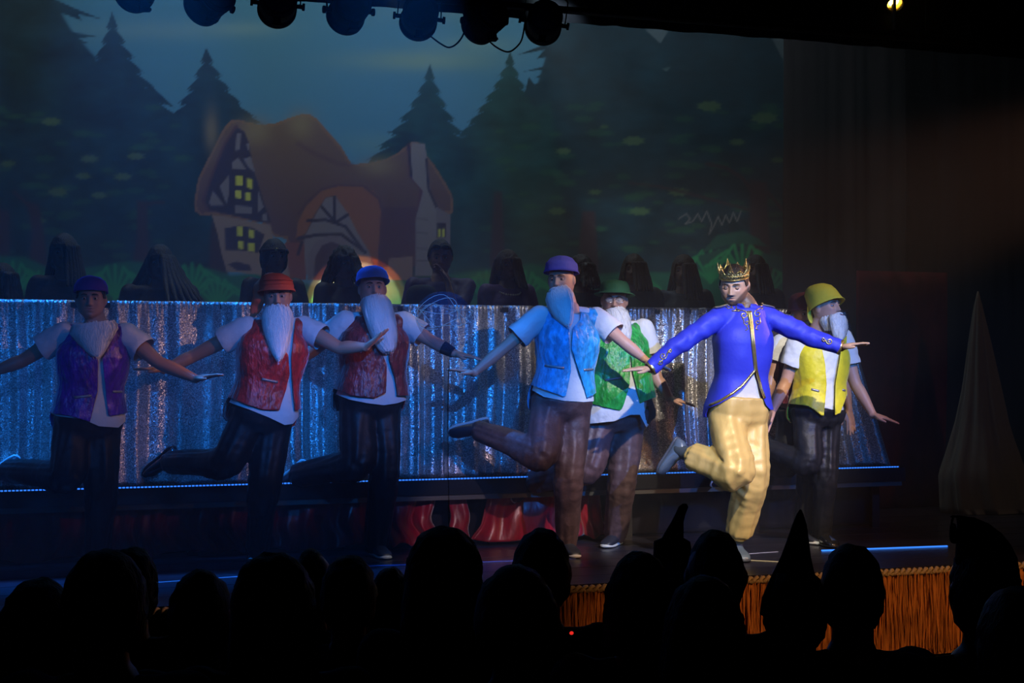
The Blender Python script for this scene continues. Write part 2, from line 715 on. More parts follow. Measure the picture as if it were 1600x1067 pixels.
def beard_geo(mouth, tip, X, Fw, w0=.068, w1=.05, dep=.030, curve=.012, seed=1, n=900, ragged=.08, shape=None):
    """white costume beard: a soft tapering core under wavy locks and loose strands"""
    rnd = random.Random(seed)
    g = Geo()
    d = tip - mouth
    T = unit(d)
    Fw = perp(T, Fw); X = perp(T, X); X = unit(X - Fw * (X @ Fw))
    shape = shape or [(0, w0 * .8), (.08, w0), (.35, w0 * .95), (.6, w1), (.85, w1 * .6), (1.0, w1 * .15)]
    sh = np.array(shape)

    def cen(t):
        return mouth + d * t + Fw * (curve * sin(pi * min(t * 1.1, 1)) + .004)
    rings = []
    for t in np.linspace(0, .93, 26):
        w = np.interp(t, sh[:, 0], sh[:, 1]) * .90
        th = np.arange(44) * 2 * pi / 44
        rr = 1 + np.array([noise.noise(Vector((cos(a) * 3.2 + .9 * sin(t * 7), sin(a) * 3.2, t * 1.6 + seed))) for a in th]) * .28 \
            + np.array([noise.noise(Vector((cos(a) * 9, sin(a) * 9, t * 2.5 + seed))) for a in th]) * .12
        rings.append(cen(t) + X * (w * np.cos(th) * rr)[:, None] + Fw * (dep * (1 - .5 * t) * np.sin(th) * rr)[:, None])
    g.loft(rings)
    strands(g, rnd, n, cen, sh, lambda t: dep * (1 - .5 * min(max(t, 0), 1)), X, Fw, T, ragged, 0.0, .70)
    return g


def strands(g, rnd, n, cen, sh, depf, X, Fw, T, ragged, tmin, tmax, ln0=.22, ln1=.45):
    for i in range(n):
        a = rnd.uniform(-.5, pi + .5)
        t0 = rnd.uniform(tmin, tmax) if i % 3 else rnd.uniform(tmin - .04, tmin + .15)
        t1 = min(t0 + rnd.uniform(ln0, ln1), 1.0 + rnd.uniform(-.10, ragged))
        tw = rnd.uniform(-.20, .20)
        o = len(g.v)
        K = 5
        wd = rnd.uniform(.0018, .0045)
        lf = rnd.uniform(.02, .16)
        wav = rnd.uniform(0, 6)
        for k in range(K + 1):
            u = k / K
            t = t0 + (t1 - t0) * u
            w = np.interp(t, sh[:, 0], sh[:, 1])
            aa = a + tw * u * 2 + .05 * sin(wav + u * 6)
            lift = .98 + lf * sin(u * 2.4)
            c = cen(t) + X * w * cos(aa) * lift + Fw * depf(t) * sin(aa) * lift
            side = unit(-X * sin(aa) + Fw * cos(aa)) * wd * (1 - u * .85)
            nn_ = unit(X * cos(aa) + Fw * sin(aa)) * wd * .6 * (1 - u)
            g.v.append(tuple(c - side)); g.v.append(tuple(c + nn_)); g.v.append(tuple(c + side))
        for k in range(K):
            for e in (0, 1):
                g.f.append((o + 3 * k + e, o + 3 * k + e + 1, o + 3 * k + e + 4, o + 3 * k + e + 3))


def shoe_geo(ank, f, up, s=1.0, h=.085, length=.27, heel=0.0):
    """returns upper, sole; ank = ankle joint, f = toe direction, up = shin side"""
    f = unit(f); up = perp(f, up); sd = np.cross(f, up)
    base = ank - up * h
    up_g, so = Geo(), Geo()
    R = [(-.062, .020, .050, .055), (-.050, .031, .072, .05), (-.02, .036, .098, .05), (.03, .037, .100, .05), (.07, .039, .070, .03),
         (.12, .045, .056, .02), (.16, .045, .046, .02), (.195, .036, .034, .01), (.208, .018, .020, .01)]
    rings = []
    for a, w, hh, _ in R:
        a *= length / .27
        c = base + f * a * s + up * (hh / 2 + .008) * s
        rings.append(ring(c, sd * w * s, up * hh / 2 * s, 16, 2.6))
    up_g.loft(rings)
    rings = []
    for a, w in ((-.066, .018), (-.055, .032), (-.02, .037), (.03, .035), (.08, .041), (.13, .049), (.17, .047), (.205, .034), (.216, .014)):
        a *= length / .27
        rings.append(ring(base + f * a * s + up * (.009 + max(0, a - .15) * .12) * s, sd * w * s, up * .010 * s, 14, 3.2))
    so.loft(rings)
    return up_g, so


def pants_geo(J, off=.0, thigh=.105, knee=.082, shin=.072, cuff=.066, waist=.42, voxel=.010, amp=.010, seed=0, w=1.0, belly=0.0,
              gather=False, lowR=1.0, lowL=1.0, pleat=9.0):
    g = Geo()
    g.loft(torso_rings(J, .022 + off, -.17, waist * .30, w, belly * .6))
    chains = []
    for sd, low in (('R', lowR), ('L', lowL)):
        h, k, a = J['hip' + sd], J['kn' + sd], J['an' + sd]
        e = k + (a - k) * low
        m = h * .55 + k * .45
        m2 = k * .5 + e * .5
        bent = np.dot(unit(k - h), unit(a - k)) < .75
        kr = knee * (1.12 if bent else 1.0)
        if gather:
            e1 = k + (a - k) * (low - .06)
            chain(g, [h, m, k, m2, e1, e], [thigh, thigh * 1.02, kr, shin, shin * .93, cuff], 22, (1, 0, .1), 7)
        else:
            chain(g, [h, m, k, m2, e], [thigh, thigh * .92, kr, shin, cuff], 22, (1, 0, .1), 7)
        chains.append([h, k, a])
    v, f = remesh(g, voxel, 2)
    N = normals(v, f)
    S, Rd, W = seg_param(v, chains)
    top = (J['hipR'] + J['hipL'])[2] / 2
    fade = np.clip((top + .10 - v[:, 2]) / .12, 0, 1)
    q = np.stack([Rd[:, 0] * pleat / 3, Rd[:, 1] * pleat / 3 + Rd[:, 2] * pleat / 3, S * 3.0 + W * 7], 1)
    D = nz(q, 1.0, seed) * amp * 1.2 * (.45 + .55 * np.clip((nz(v, (3, 3, 2.2), seed + 31) + .35) * 2, 0, 1))
    # wrinkles gathered around each joint
    for sd in 'RL':
        k = J['kn' + sd]
        r = np.linalg.norm(v - k, axis=1)
        D += nz(np.stack([Rd[:, 0] * 1.2, Rd[:, 1] * 1.2, S * 26], 1), 1.0, seed + 3) * amp * .9 * np.exp(-(r / .16) ** 2)
        a = J['an' + sd]
        r = np.linalg.norm(v - a, axis=1)
        if gather:
            ax = np.cross(unit(a - k), (0, 0, 1.0)) if abs(unit(a - k)[2]) < .9 else np.array([1.0, 0, 0])
            ax = unit(ax); ay = np.cross(unit(a - k), ax)
            ph = np.arctan2(Rd @ ay, Rd @ ax)
            D += np.sin(ph * 13 + seed) * .006 * np.exp(-(r / .13) ** 2)
        else:
            D += nz(np.stack([Rd[:, 0] * 1.5, Rd[:, 1] * 1.5, S * 24], 1), 1.0, seed + 5) * amp * .8 * np.exp(-(r / .12) ** 2)
    D += nz(v, (14, 14, 22), seed + 9) * amp * .25
    v = v + N * (D * (.35 + .65 * fade))[:, None]
    return lap(v, f, 1, .4), f


def surf_hit(bvh, px, py, lift=.003):
    r = unit(ray(px, py))
    loc, nn, i, d = bvh.ray_cast(Vector(EYE), Vector(r))
    if loc is None:
        return None
    return np.array(loc) - r * lift


def px_tube(bvh, pts, rad, lift=.003, sub=4, n=6):
    """tube laid on a surface along a drawn polyline"""
    P = []
    for i in range(len(pts) - 1):
        for k in range(sub):
            t = k / sub
            P.append((pts[i][0] * (1 - t) + pts[i + 1][0] * t, pts[i][1] * (1 - t) + pts[i + 1][1] * t))
    P.append(pts[-1])
    W = [surf_hit(bvh, a, b, lift) for a, b in P]
    W = [w for w in W if w is not None]
    if W:
        md_ = sorted(dep(w) for w in W)[len(W) // 2]
        W = [w for w in W if abs(dep(w) - md_) < .13]
    g = Geo()
    if len(W) >= 2:
        # drop jumps
        Q = [W[0]]
        for w in W[1:]:
            if np.linalg.norm(w - Q[-1]) < .09:
                Q.append(w)
        if len(Q) >= 2:
            chain(g, Q, [rad] * len(Q), n, (0, -1, .1), 1, False)
    return g


def hat_lathe(Fm, hc, rings, n=36, tilt=0.0, noise_amp=.003, seed=0):
    """rings: (z, rx, ry, shift_x, shift_y) in head coordinates"""
    g = Geo()
    R = []
    for z, rx, ry, sx, sy in rings:
        f1 = Fm[1] * cos(tilt) + Fm[2] * sin(tilt); f2 = Fm[2] * cos(tilt) - Fm[1] * sin(tilt)
        c = hc + Fm[0] * sx + f1 * sy + f2 * z
        R.append(ring(c, Fm[0] * rx, f1 * ry, n, 2.05))
    g.loft(R, cap=False)
    g.f.append(tuple(len(g.v) - n + k for k in range(n)))
    v, f = g.arr()
    if noise_amp:
        N = normals(v, f)
        v = v + N * (nz(v, 22, seed) * noise_amp)[:, None]
    return v, f


def hair_cap(Fm, hc, s, off, field, sub=5, amp=.004, seed=0, freq=(60, 60, 18)):
    n, f = ICO[sub]
    p = head_shape(n, off)
    fl = field(p)
    d = nz(p, freq, seed) * amp
    p = p + n * d[:, None]
    v, ff = clip(p * s, f, fl)
    return hc + v @ Fm, ff


def figure(o):
    """build a person; o holds joints J (world points), head frame and clothing"""
    J = o['J']; s = o.get('s', 1.0); hs = o.get('hs', s)
    base = np.asarray(o['base'], float)
    rt = root('person', base, o['label'], 'person', o.get('group'))
    Fm = frame(*o['head'])
    hc = J['head']
    vox = o.get('voxel', .0052)
    g = Geo()
    n, f = ICO[4]
    hv = head_shape(n) * hs
    g.add(hc + hv @ Fm, f)
    for sx in (-1, 1):
        ball(g, hc + (Fm[0] * sx * .082 + Fm[1] * -.008 + Fm[2] * -.004) * hs, np.array([.010, .019, .031]) * hs, 2, Fm)
    w = o.get('w', 1.0)
    g.loft(torso_rings(J, -.004, w=w, belly=o.get('belly', 0)))
    chain(g, [J['neck'] - UP * .06, J['neck'] + UP * .01, hc - Fm[2] * .05 * hs - Fm[1] * .022 * hs], [.066 * s, .060 * s, .058 * s], 18, -H_F, 5)
    for sd in 'RL':
        chain(g, [J['neck'] - UP * .04, J['sh' + sd] - UP * .005], [.045, .048], 14, UP, 4)
        arm(g, J['sh' + sd], J['el' + sd], J['wr' + sd], s * o.get('arm', 1.0))
        if o.get('hands', True):
            nd, td = o.get('palm' + sd, (-UP, -H_F))
            hand(g, J['wr' + sd], J['tip' + sd] - J['wr' + sd], np.asarray(nd), np.asarray(td), s * 1.0, o.get('curl', 14))
        else:
            ball(g, J['wr' + sd] + unit(J['tip' + sd] - J['wr' + sd]) * .06, (.04, .04, .05), 2)
        if 'kn' + sd in J:
            h, k, a = J['hip' + sd], J['kn' + sd], J['an' + sd]
            chain(g, [h, h * .5 + k * .5, k, k * .6 + a * .4, a], [.080, .070, .050, .046, .034], 14, (1, 0, .1), 4)
    v, f = remesh(g, vox, 1)
    q = (v - hc) @ Fm.T / hs
    near = (np.linalg.norm(q, axis=1) < .16)
    D = face_disp(q) * near * hs
    v = v + D[:, None] * Fm[1][None]
    q = (v - hc) @ Fm.T / hs
    skin = np.array(o.get('skin', SKIN))
    C = np.tile(skin, (len(v), 1))
    ax = np.abs(q[:, 0])

    def blend(mask, col):
        nonlocal C
        C = C * (1 - mask[:, None]) + np.asarray(col)[None] * mask[:, None]
    front = (near & (q[:, 1] > .02)).astype(float)
    blend(front * g2(q[:, 0], .020) ** 2 * np.clip(g2(q[:, 2] + .0595, .0095) * 1.4 - .3, 0, 1) * .75, skin * (.85, .45, .42))
    blend(front * g2(ax - .045, .018) * g2(q[:, 2] + .018, .02) * .25, skin * (1.1, .72, .68))
    blend(front * np.clip(g2(ax - .031, .018) * g2(q[:, 2] - .006, .012) - .2, 0, 1) * .35, skin * .6)
    if o.get('stubble'):
        z, y = q[:, 2], q[:, 1]
        jaw = np.clip((-.072 - z + np.where(ax > .014, (ax - .014) * 1.05, 0)) / .014, 0, 1) * (z > -.13)
        jaw = jaw * (1 - front * g2(q[:, 0], .020) * g2(z + .0600, .010) * 1.0)
        mous = front * g2(q[:, 0], .022) * g2(z + .044, .006)
        goat = front * g2(q[:, 0], .020) * np.clip((-.070 - z) / .01, 0, 1)
        blend(np.clip(near * (y > -.02) * (jaw * .80 + mous * .9 + goat * .6), 0, .92), (.040, .022, .015))
    body = mesh_obj('body', (v, f), mat('skin_' + o.get('skin_name', 'fair'), SKIN, .48, 0, .45, 0, bump=.15, bscale=160, vcol='Col', bdist=.002),
                    rt, base, cols=C)
    # eyes and brows
    if o.get('face', True):
        lid = o.get('lid', .35)
        for sx in (-1, 1):
            e = Geo()
            c = hc + (Fm[0] * sx * .031 + Fm[1] * .0722 + Fm[2] * .004) * hs
            ev, ef = ICO[3]
            ev = ev * .0118 * hs
            cols = np.tile((.50, .46, .44), (len(ev), 1))
            look = unit(np.array([0, 1, -.15]))
            a = (ev @ look) / (.0118 * hs)
            cols[a > .86] = (.07, .035, .02)
            cols[a > .965] = (.005, .005, .005)
            mesh_obj('eye', (c + ev @ Fm, ef), mat('eyeball', (1, 1, 1), .15, 0, .6, vcol='Col'), rt, base, cols=cols)
            lv, lf = ICO[3]
            lv = lv * .0131 * hs
            fld = lv[:, 2] - (.0131 * hs) * (1 - 2 * lid) * 1.0
            lv2, lf2 = clip(lv, lf, fld)
            lv3, lf3 = clip(lv, lf, -lv[:, 2] - .0062 * hs)
            lf2 = list(lf2) + [tuple(i + len(lv2) for i in q_) for q_ in lf3]
            lv2 = np.concatenate([lv2, lv3])
            mesh_obj('eyelid', (c + lv2 @ Fm, lf2), mat('eyelid_' + o.get('skin_name', 'fair'), tuple(skin * .72), .6, spec=.2), rt, base)
            if lid > .5:
                lg = Geo()
                zc = -(2 * lid - 1) * .0131 * hs
                rr_ = sqrt((.0131 * hs) ** 2 - zc ** 2) + .0006
                chain(lg, [c + Fm[2] * zc + Fm[0] * rr_ * cos(a_) + Fm[1] * rr_ * sin(a_) for a_ in np.linspace(.15, pi - .15, 12)], [.0009] * 12, 6, Fm[2], 1)
                mesh_obj('eyelash', lg, mat('lash', (.01, .006, .005), .7), rt, base)
            b = Geo()
            P = [hc + (Fm[0] * sx * a_ + Fm[1] * b_ + Fm[2] * z_) * hs for a_, b_, z_ in ((.014, .0985, .0245), (.025, .0975, .0275), (.038, .0915, .0275), (.049, .080, .022))]
            chain(b, P, [(.0016, .0028), (.0018, .0034), (.0016, .0028), (.0010, .0014)], 8, Fm[1], 4)
            mesh_obj('eyebrow', b, mat('brow_hair', o.get('brow', (.03, .018, .012)), .8), rt, base)
    P = dict(root=rt, Fm=Fm, hc=hc, hs=hs, base=base, J=J)
    if o.get('hair'):
        hcfg = o['hair']
        hv, hf = hair_cap(Fm, hc, hs, hcfg.get('off', .008), hcfg['field'], amp=hcfg.get('amp', .004), seed=o.get('seed', 0))
        P['hair'] = mesh_obj('hair', (hv, hf), mat('hair_' + hcfg.get('name', 'dark'), hcfg.get('col', (.02, .013, .01)), .5, 0, .5, bump=.8, bscale=140, stretch=(1, 1, .25)), rt, base)
        thick(P['hair'], .006, -1)
    return P


def short_hair(p):
    """hairline of a short cut: keeps crown, sides above the ears and the nape"""
    x, y, z = p[:, 0], p[:, 1], p[:, 2]
    a = np.where(y > 0, z - (.055 + y * .12) + np.abs(x) * .05, z + .02 + y * 1.15)
    b = np.where((np.abs(x) > .045) & (y > -.0) & (y < .045), z - .005, a)
    return np.minimum(1, np.maximum(a, b) + 0.0)


def shirt(P, o, color_mat, off=.012, lo=-.12, sleeve=.56, sl_r=.074, sl_end=.079, voxel=.009, amp=.005, seed=3, flare=.02, name='shirt', hem=None, yoke=True):
    J = P['J']; g = Geo(); w = o.get('w', 1.0)
    g.loft(torso_rings(J, off, lo, 1.06, w, o.get('belly', 0), flare))
    for sd in 'RL':
        a, b = J['sh' + sd], J['el' + sd]
        if yoke:
            chain(g, [J['neck'] - UP * .035, J['neck'] * .5 + a * .5 - UP * .012, a], [.050, .054, .058], 16, UP, 4)
        e = a + (b - a) * sleeve
        chain(g, [a - unit(b - a) * .01, a * .5 + e * .5, e], [sl_r, (sl_r + sl_end) / 2, sl_end], 20, UP, 6)
    v, f = remesh(g, voxel, 3)
    # open the sleeve ends and the hem
    N = normals(v, f)
    D = nz(v, (16, 16, 9), seed) * amp + nz(v, (30, 30, 40), seed + 4) * amp * .35
    v = v + N * D[:, None]
    for sd in 'RL':
        a, b = J['sh' + sd], J['el' + sd]
        u = unit(b - a); L = np.linalg.norm(b - a) * sleeve
        dist = (v - a) @ u
        lat = np.linalg.norm(v - a - dist[:, None] * u, axis=1)
        fld = np.where((dist > L - .02) & (lat < .14), L + .012 + nz(v, 14, seed) * .008 - dist, 1.0)
        v, f = clip(v, f, fld)
    if hem:
        hp = (J['hipR'] + J['hipL']) / 2
        pq = proj(v); hx = np.array(hem)
        near_ = pq[:, 1] > hx[:, 1].min() - 60
        low_ = (v[:, 2] < J['shR'][2] - .30)
        fld = np.where(near_ & low_, (np.interp(pq[:, 0], hx[:, 0], hx[:, 1]) - pq[:, 1]) / (FOC / dep(hp)), 1.0)
        v, f = clip(v, f, fld)
        f = tri_quads(f)
    return mesh_obj(name, (v, f), color_mat, P['root'], P['base'])


def vest(P, o, m, opening, hem, off=.034, lo=-.22, flare=.03, voxel=.008, amp=.006, seed=5, hi=1.075, back_hem=0.0, flaps=(), flap_mat=None, shw=.0, edge=None, binding=.0025):
    """opening: picture outline of the front gap; hem: [(px,py)] lower edge; both cut in the cloth where it stands"""
    J = P['J']; g = Geo()
    g.loft(torso_rings(J, off, lo, hi, o.get('w', 1.0), o.get('belly', 0), flare, 36))
    for sd in 'RL':       # the shoulder yoke
        a = J['sh' + sd]
        ball(g, a * .76 + J['neck'] * .24 - UP * .022, (.070, .074, .070), 3)
    v, f = remesh(g, voxel, 4)
    Cc, R, Fr, up = torso_frame(J)
    N = normals(v, f)
    D = nz(v, (13, 13, 6), seed) * amp * 1.3 + nz(v, (34, 34, 22), seed + 2) * amp * .5
    v = v + N * D[:, None]
    # hem
    pp = proj(v)
    hx = np.array(hem)
    hy = np.interp(pp[:, 0], hx[:, 0], hx[:, 1])
    sc = FOC / dep(Cc)
    w = (v - (J['hipR'] + J['hipL']) / 2) @ Fr
    fld = (hy - pp[:, 1]) / sc
    hb = (v - Cc) @ up + np.linalg.norm(Cc - (J['hipR'] + J['hipL']) / 2) * (1.0 - back_hem)
    fld = np.where(w > -.06, fld, np.minimum(hb + .06, .3))
    v, f = clip(v, f, fld)
    # neck and front opening
    pp = proj(v)
    w = (v - (J['hipR'] + J['hipL']) / 2) @ Fr - ((v - Cc) @ up) * 0
    d = sdpoly(pp, opening) / sc
    wd = (v - ((J['shR'] + J['shL']) / 2)) @ Fr
    fld = np.where(wd > .0, d, np.maximum(d, .02))
    v, f = clip(v, f, fld)
    dist = v - J['neck']
    rad = np.linalg.norm(dist - (dist @ up)[:, None] * up, axis=1)
    fld = np.where((dist @ up) > -.06, rad - .088, 1.0)
    v, f = clip(v, f, fld)
    f = tri_quads(f)
    ob = mesh_obj('vest', (v, f), m, P['root'], P['base'])
    thick(ob, .005, 1)
    bvh = BVHTree.FromPolygons([Vector(p) for p in v], f)
    for (x0, y0, x1, y1) in flaps:
        fg = px_tube(bvh, [(x0, y0), (x1, y1)], .008, .007, 6, 8)
        if fg.v:
            mesh_obj('pocket_flap', fg, flap_mat or m, ob, P['base'])
    P['vest_bvh'] = bvh
    P['vest'] = ob
    return ob


def shoes(P, m, msole, toes, h=.085, s=1.0, sock=None, names='shoe', length=.27, skip_sole=False):
    J = P['J']
    for sd in 'RL':
        k, a = J['kn' + sd], J['an' + sd]
        f = toes[sd] - a
        if sd in P.get('flat', ''):
            f = f * (1, 1, 0); u = UP
        else:
            u = perp(f, k - a)
        U, S = shoe_geo(a, f, u, s, h, length)
        ob = mesh_obj(names, U, m, P['root'], P['base'])
        mesh_obj('sole', S, msole, ob, P['base'])
        if sock:
            g = Geo()
            chain(g, [k * .35 + a * .65, a, a - unit(u) * .03], [.050, .042, .040], 16, (1, 0, .1), 4)
            mesh_obj('sock', g, sock, P['root'], P['base'])

# ------------------------------------------------------------ the building
M_black = mat('black_paint', (.006, .006, .008), .75, spec=.15)
M_dark = mat('black_metal', (.012, .012, .014), .45, .4)


def slab(name, x0, x1, y0, y1, z0, z1, m, kind='structure', parent=None, origin=(0, 0, 0)):
    g = Geo()
    box(g, ((x0 + x1) / 2, (y0 + y1) / 2, (z0 + z1) / 2), x1 - x0, y1 - y0, z1 - z0)
    o = mesh_obj(name, g, m, parent, origin, smooth=False)
    if kind:
        o['kind'] = kind
    return o


slab('floor', -7, 13, -3, FRONT_Y - .02, -.1, 0, mat('carpet', (.006, .006, .007), .95, spec=.1, bump=.3, bscale=200))
slab('wall_back', -7, 13, 13.3, 13.5, 0, 8, M_black)
slab('wall_left', -7.2, -7, -3, 13.5, 0, 8, M_black)
slab('wall_right', 13, 13.2, -3, 13.5, 0, 8, M_black)
slab('ceiling', -7.2, 13.2, -3, 13.5, 8, 8.2, M_black)

# stage: black boards on a deck
deck = slab('floor', -7, 13, FRONT_Y, 13.3, 0, STAGE - .012, mat('deck_side', (.01, .009, .01), .7, spec=.2))
M_board = mat('black_boards', (.020, .019, .030), .30, 0, .6, bump=.25, bscale=9, stretch=(.4, 6, 1), var=.4, vscale=5, bdist=.004)
bw = .30
rnd = random.Random(4)
me0 = None
yy = FRONT_Y
k = 0
g = Geo()
box(g, (3, bw / 2, -.006), 20, bw - .006, .012)
v0, f0 = g.arr()
while yy < 13.2:
    b = mesh_obj('plank', (v0, f0), M_board, deck, (0, 0, 0), smooth=False) if me0 is None else None
    if b is None:
        b = bpy.data.objects.new('plank', me0); COL.objects.link(b); b.parent = deck
    me0 = b.data
    b.location = (0, yy, STAGE + rnd.uniform(-.0008, .0))
    yy += bw

# ------------------------------------------------------------ stage front: tinsel fringe under a braided edge
fr = root('fringe_skirt', (3, FRONT_Y, 0), 'long gold tinsel fringe skirt hanging along the stage front', 'stage skirt')
FO = (3, FRONT_Y, 0)
g = Geo(); box(g, (3, FRONT_Y - .012, .27), 13, .015, .50)
mesh_obj('backing', g, mat('gold_backing', (.42, .18, .04), .6, .1, var=.35, vscale=16, stretch=(1, 1, .2)), fr, FO, smooth=False)
g = Geo()
rnd = random.Random(9)
x = -1.5
while x < 8.6:
    y0 = FRONT_Y - .025 - rnd.random() * .02
    z1 = STAGE - .03; z0 = .03 + rnd.random() * .03
    w = rnd.uniform(.003, .007)
    K = 5
    o = len(g.v); ph = rnd.random() * 6; tw = rnd.uniform(-.7, .7)
    for i in range(K + 1):
        t = i / K
        xx = x + .006 * sin(ph + t * 5); yv = y0 + .008 * cos(ph * 2 + t * 4) - .012 * t
        a = tw + t * rnd.uniform(-.4, .4)
        g.v.append((xx - w / 2 * cos(a), yv - w / 2 * sin(a), z1 + (z0 - z1) * t))
        g.v.append((xx + w / 2 * cos(a), yv + w / 2 * sin(a), z1 + (z0 - z1) * t))
    for i in range(K):
        g.f.append((o + 2 * i, o + 2 * i + 1, o + 2 * i + 3, o + 2 * i + 2))
    x += rnd.uniform(.003, .007)
st = mesh_obj('strands', g, mat('gold_tinsel', (.58, .24, .06), .5, .35, var=.3, vscale=5), fr, FO)
st['kind'] = 'stuff'
g = Geo()
for j in range(2):
    P = []
    for i in range(900):
        x = -1.5 + i * 10.1 / 899
        a = i * .9 + j * pi
        P.append((x, FRONT_Y - .034 + .012 * sin(a), STAGE - .022 + .014 * cos(a)))
    chain(g, P, [.012] * len(P), 5, (0, 0, 1), 1, False, False)
mesh_obj('braid', g, mat('cream_braid', (.42, .34, .20), .7, .1, bump=.8, bscale=140), fr, FO)

# ------------------------------------------------------------ riser with counter, curtain and red skirt
XR = 5.96
XL = -2.2
rs = root('riser', (2, PLAT_Y + 1, STAGE), 'long black stage riser that carries the seated row behind the shiny curtain', 'riser')
RO = (2, PLAT_Y + 1, STAGE)
slab('deck_board', XL, XR + .05, PLAT_Y - .02, PLAT_Y + 2.3, PLAT_Z - .10, PLAT_Z, M_black, None, rs, RO)
slab('rail', XL, XR + .03, PLAT_Y - .005, PLAT_Y + .03, PLAT_Z - .135, PLAT_Z - .10, mat('grey_rail', (.10, .10, .10), .4, .6), None, rs, RO)
for x in np.arange(XL + .1, XR, 1.0):
    slab('leg', x - .03, x + .03, PLAT_Y + .20, PLAT_Y + .25, STAGE, PLAT_Z - .10, M_dark, None, rs, RO)
    slab('leg', x - .03, x + .03, PLAT_Y + 2.1, PLAT_Y + 2.16, STAGE, PLAT_Z - .10, M_dark, None, rs, RO)
# led line along the riser edge
led = root('led_strip', (2, PLAT_Y - .02, PLAT_Z), 'thin blue led strip along the lower edge of the shiny curtain', 'light strip')
g = Geo()
x = XL
while x < XR - .03:
    box(g, (x + .02, PLAT_Y - .028, PLAT_Z + .006), .015, .006, .008)
    x += .022
M_led = mat('blue_led', (.02, .2, .8), .3, emis=(.035, .23, 1.0), estr=1.1)
o_ = mesh_obj('diodes', g, M_led, led, (2, PLAT_Y - .02, PLAT_Z), smooth=False)
o_['kind'] = 'stuff'
g = Geo(); box(g, ((XL + XR) / 2, PLAT_Y - .0225, PLAT_Z + .004), XR - XL, .003, .012)
mesh_obj('tape', g, M_dark, led, (2, PLAT_Y - .02, PLAT_Z), smooth=False)

ZT = 2.165
ct = root('counter', (2, PLAT_Y + .2, PLAT_Z), 'long high counter behind the shiny curtain, its top edge under the seated people', 'counter')
CO = (2, PLAT_Y + .2, PLAT_Z)
slab('top', XL, XR - .50, PLAT_Y + .06, PLAT_Y + .42, ZT - .045, ZT - .012, M_dark, None, ct, CO)
for x in np.arange(XL + .2, XR - .5, 1.2):
    slab('post', x - .02, x + .02, PLAT_Y + .20, PLAT_Y + .24, PLAT_Z, ZT - .04, M_dark, None, ct, CO)


def pleat_sheet(x0, x1, z0, z1, y, step=.010, nz_=36, amp=.03, freq=9.0, seed=0, gather=.0, top_amp=.3, right_flare=0.0, swag=0.0):
    xs = np.arange(x0, x1 + step, step)
    V = []
    nx = len(xs)
    ph = np.array([noise.noise(Vector((x * 1.3, seed, 0))) for x in xs]) * 9
    am = np.array([noise.noise(Vector((x * 2.1, seed + 9, 0))) for x in xs])
    fine = np.array([noise.noise(Vector((x * 11, seed + 5, 0))) for x in xs])
    for j in range(nz_ + 1):
        t = j / nz_                       # 0 top, 1 bottom
        drift = np.array([noise.noise(Vector((x * 1.2, seed + 20, t * 1.5))) for x in xs]) * .06 * t * (1 + swag)
        a = amp * (top_amp + (1 - top_amp) * min(1, t * 2.2)) * (.7 + .7 * am)
        k = xs * freq * 2 * pi
        yy = y - a * (np.sin(k * .5 + ph + t * swag * 2) * .7 + .35 * np.sin(k * 1.13 + ph * 1.7)) - fine * amp * .45
        if t < .1:
            yy = yy - np.sin(xs * 2 * pi * 34) * .005 * (1 - t / .1)
        z = z1 + (z0 - z1) * t + (np.abs(np.sin(k * .25 + ph)) * swag * .02 * t)
        xx = xs + drift + (right_flare * t ** 1.2) * np.clip((xs - (x1 - .9)) / .9, 0, 1) ** 1.5
        V += list(zip(xx, yy, z if np.ndim(z) else np.full(nx, z)))
    F = [(j * nx + i, j * nx + i + 1, (j + 1) * nx + i + 1, (j + 1) * nx + i) for j in range(nz_) for i in range(nx - 1)]
    return np.array(V), F


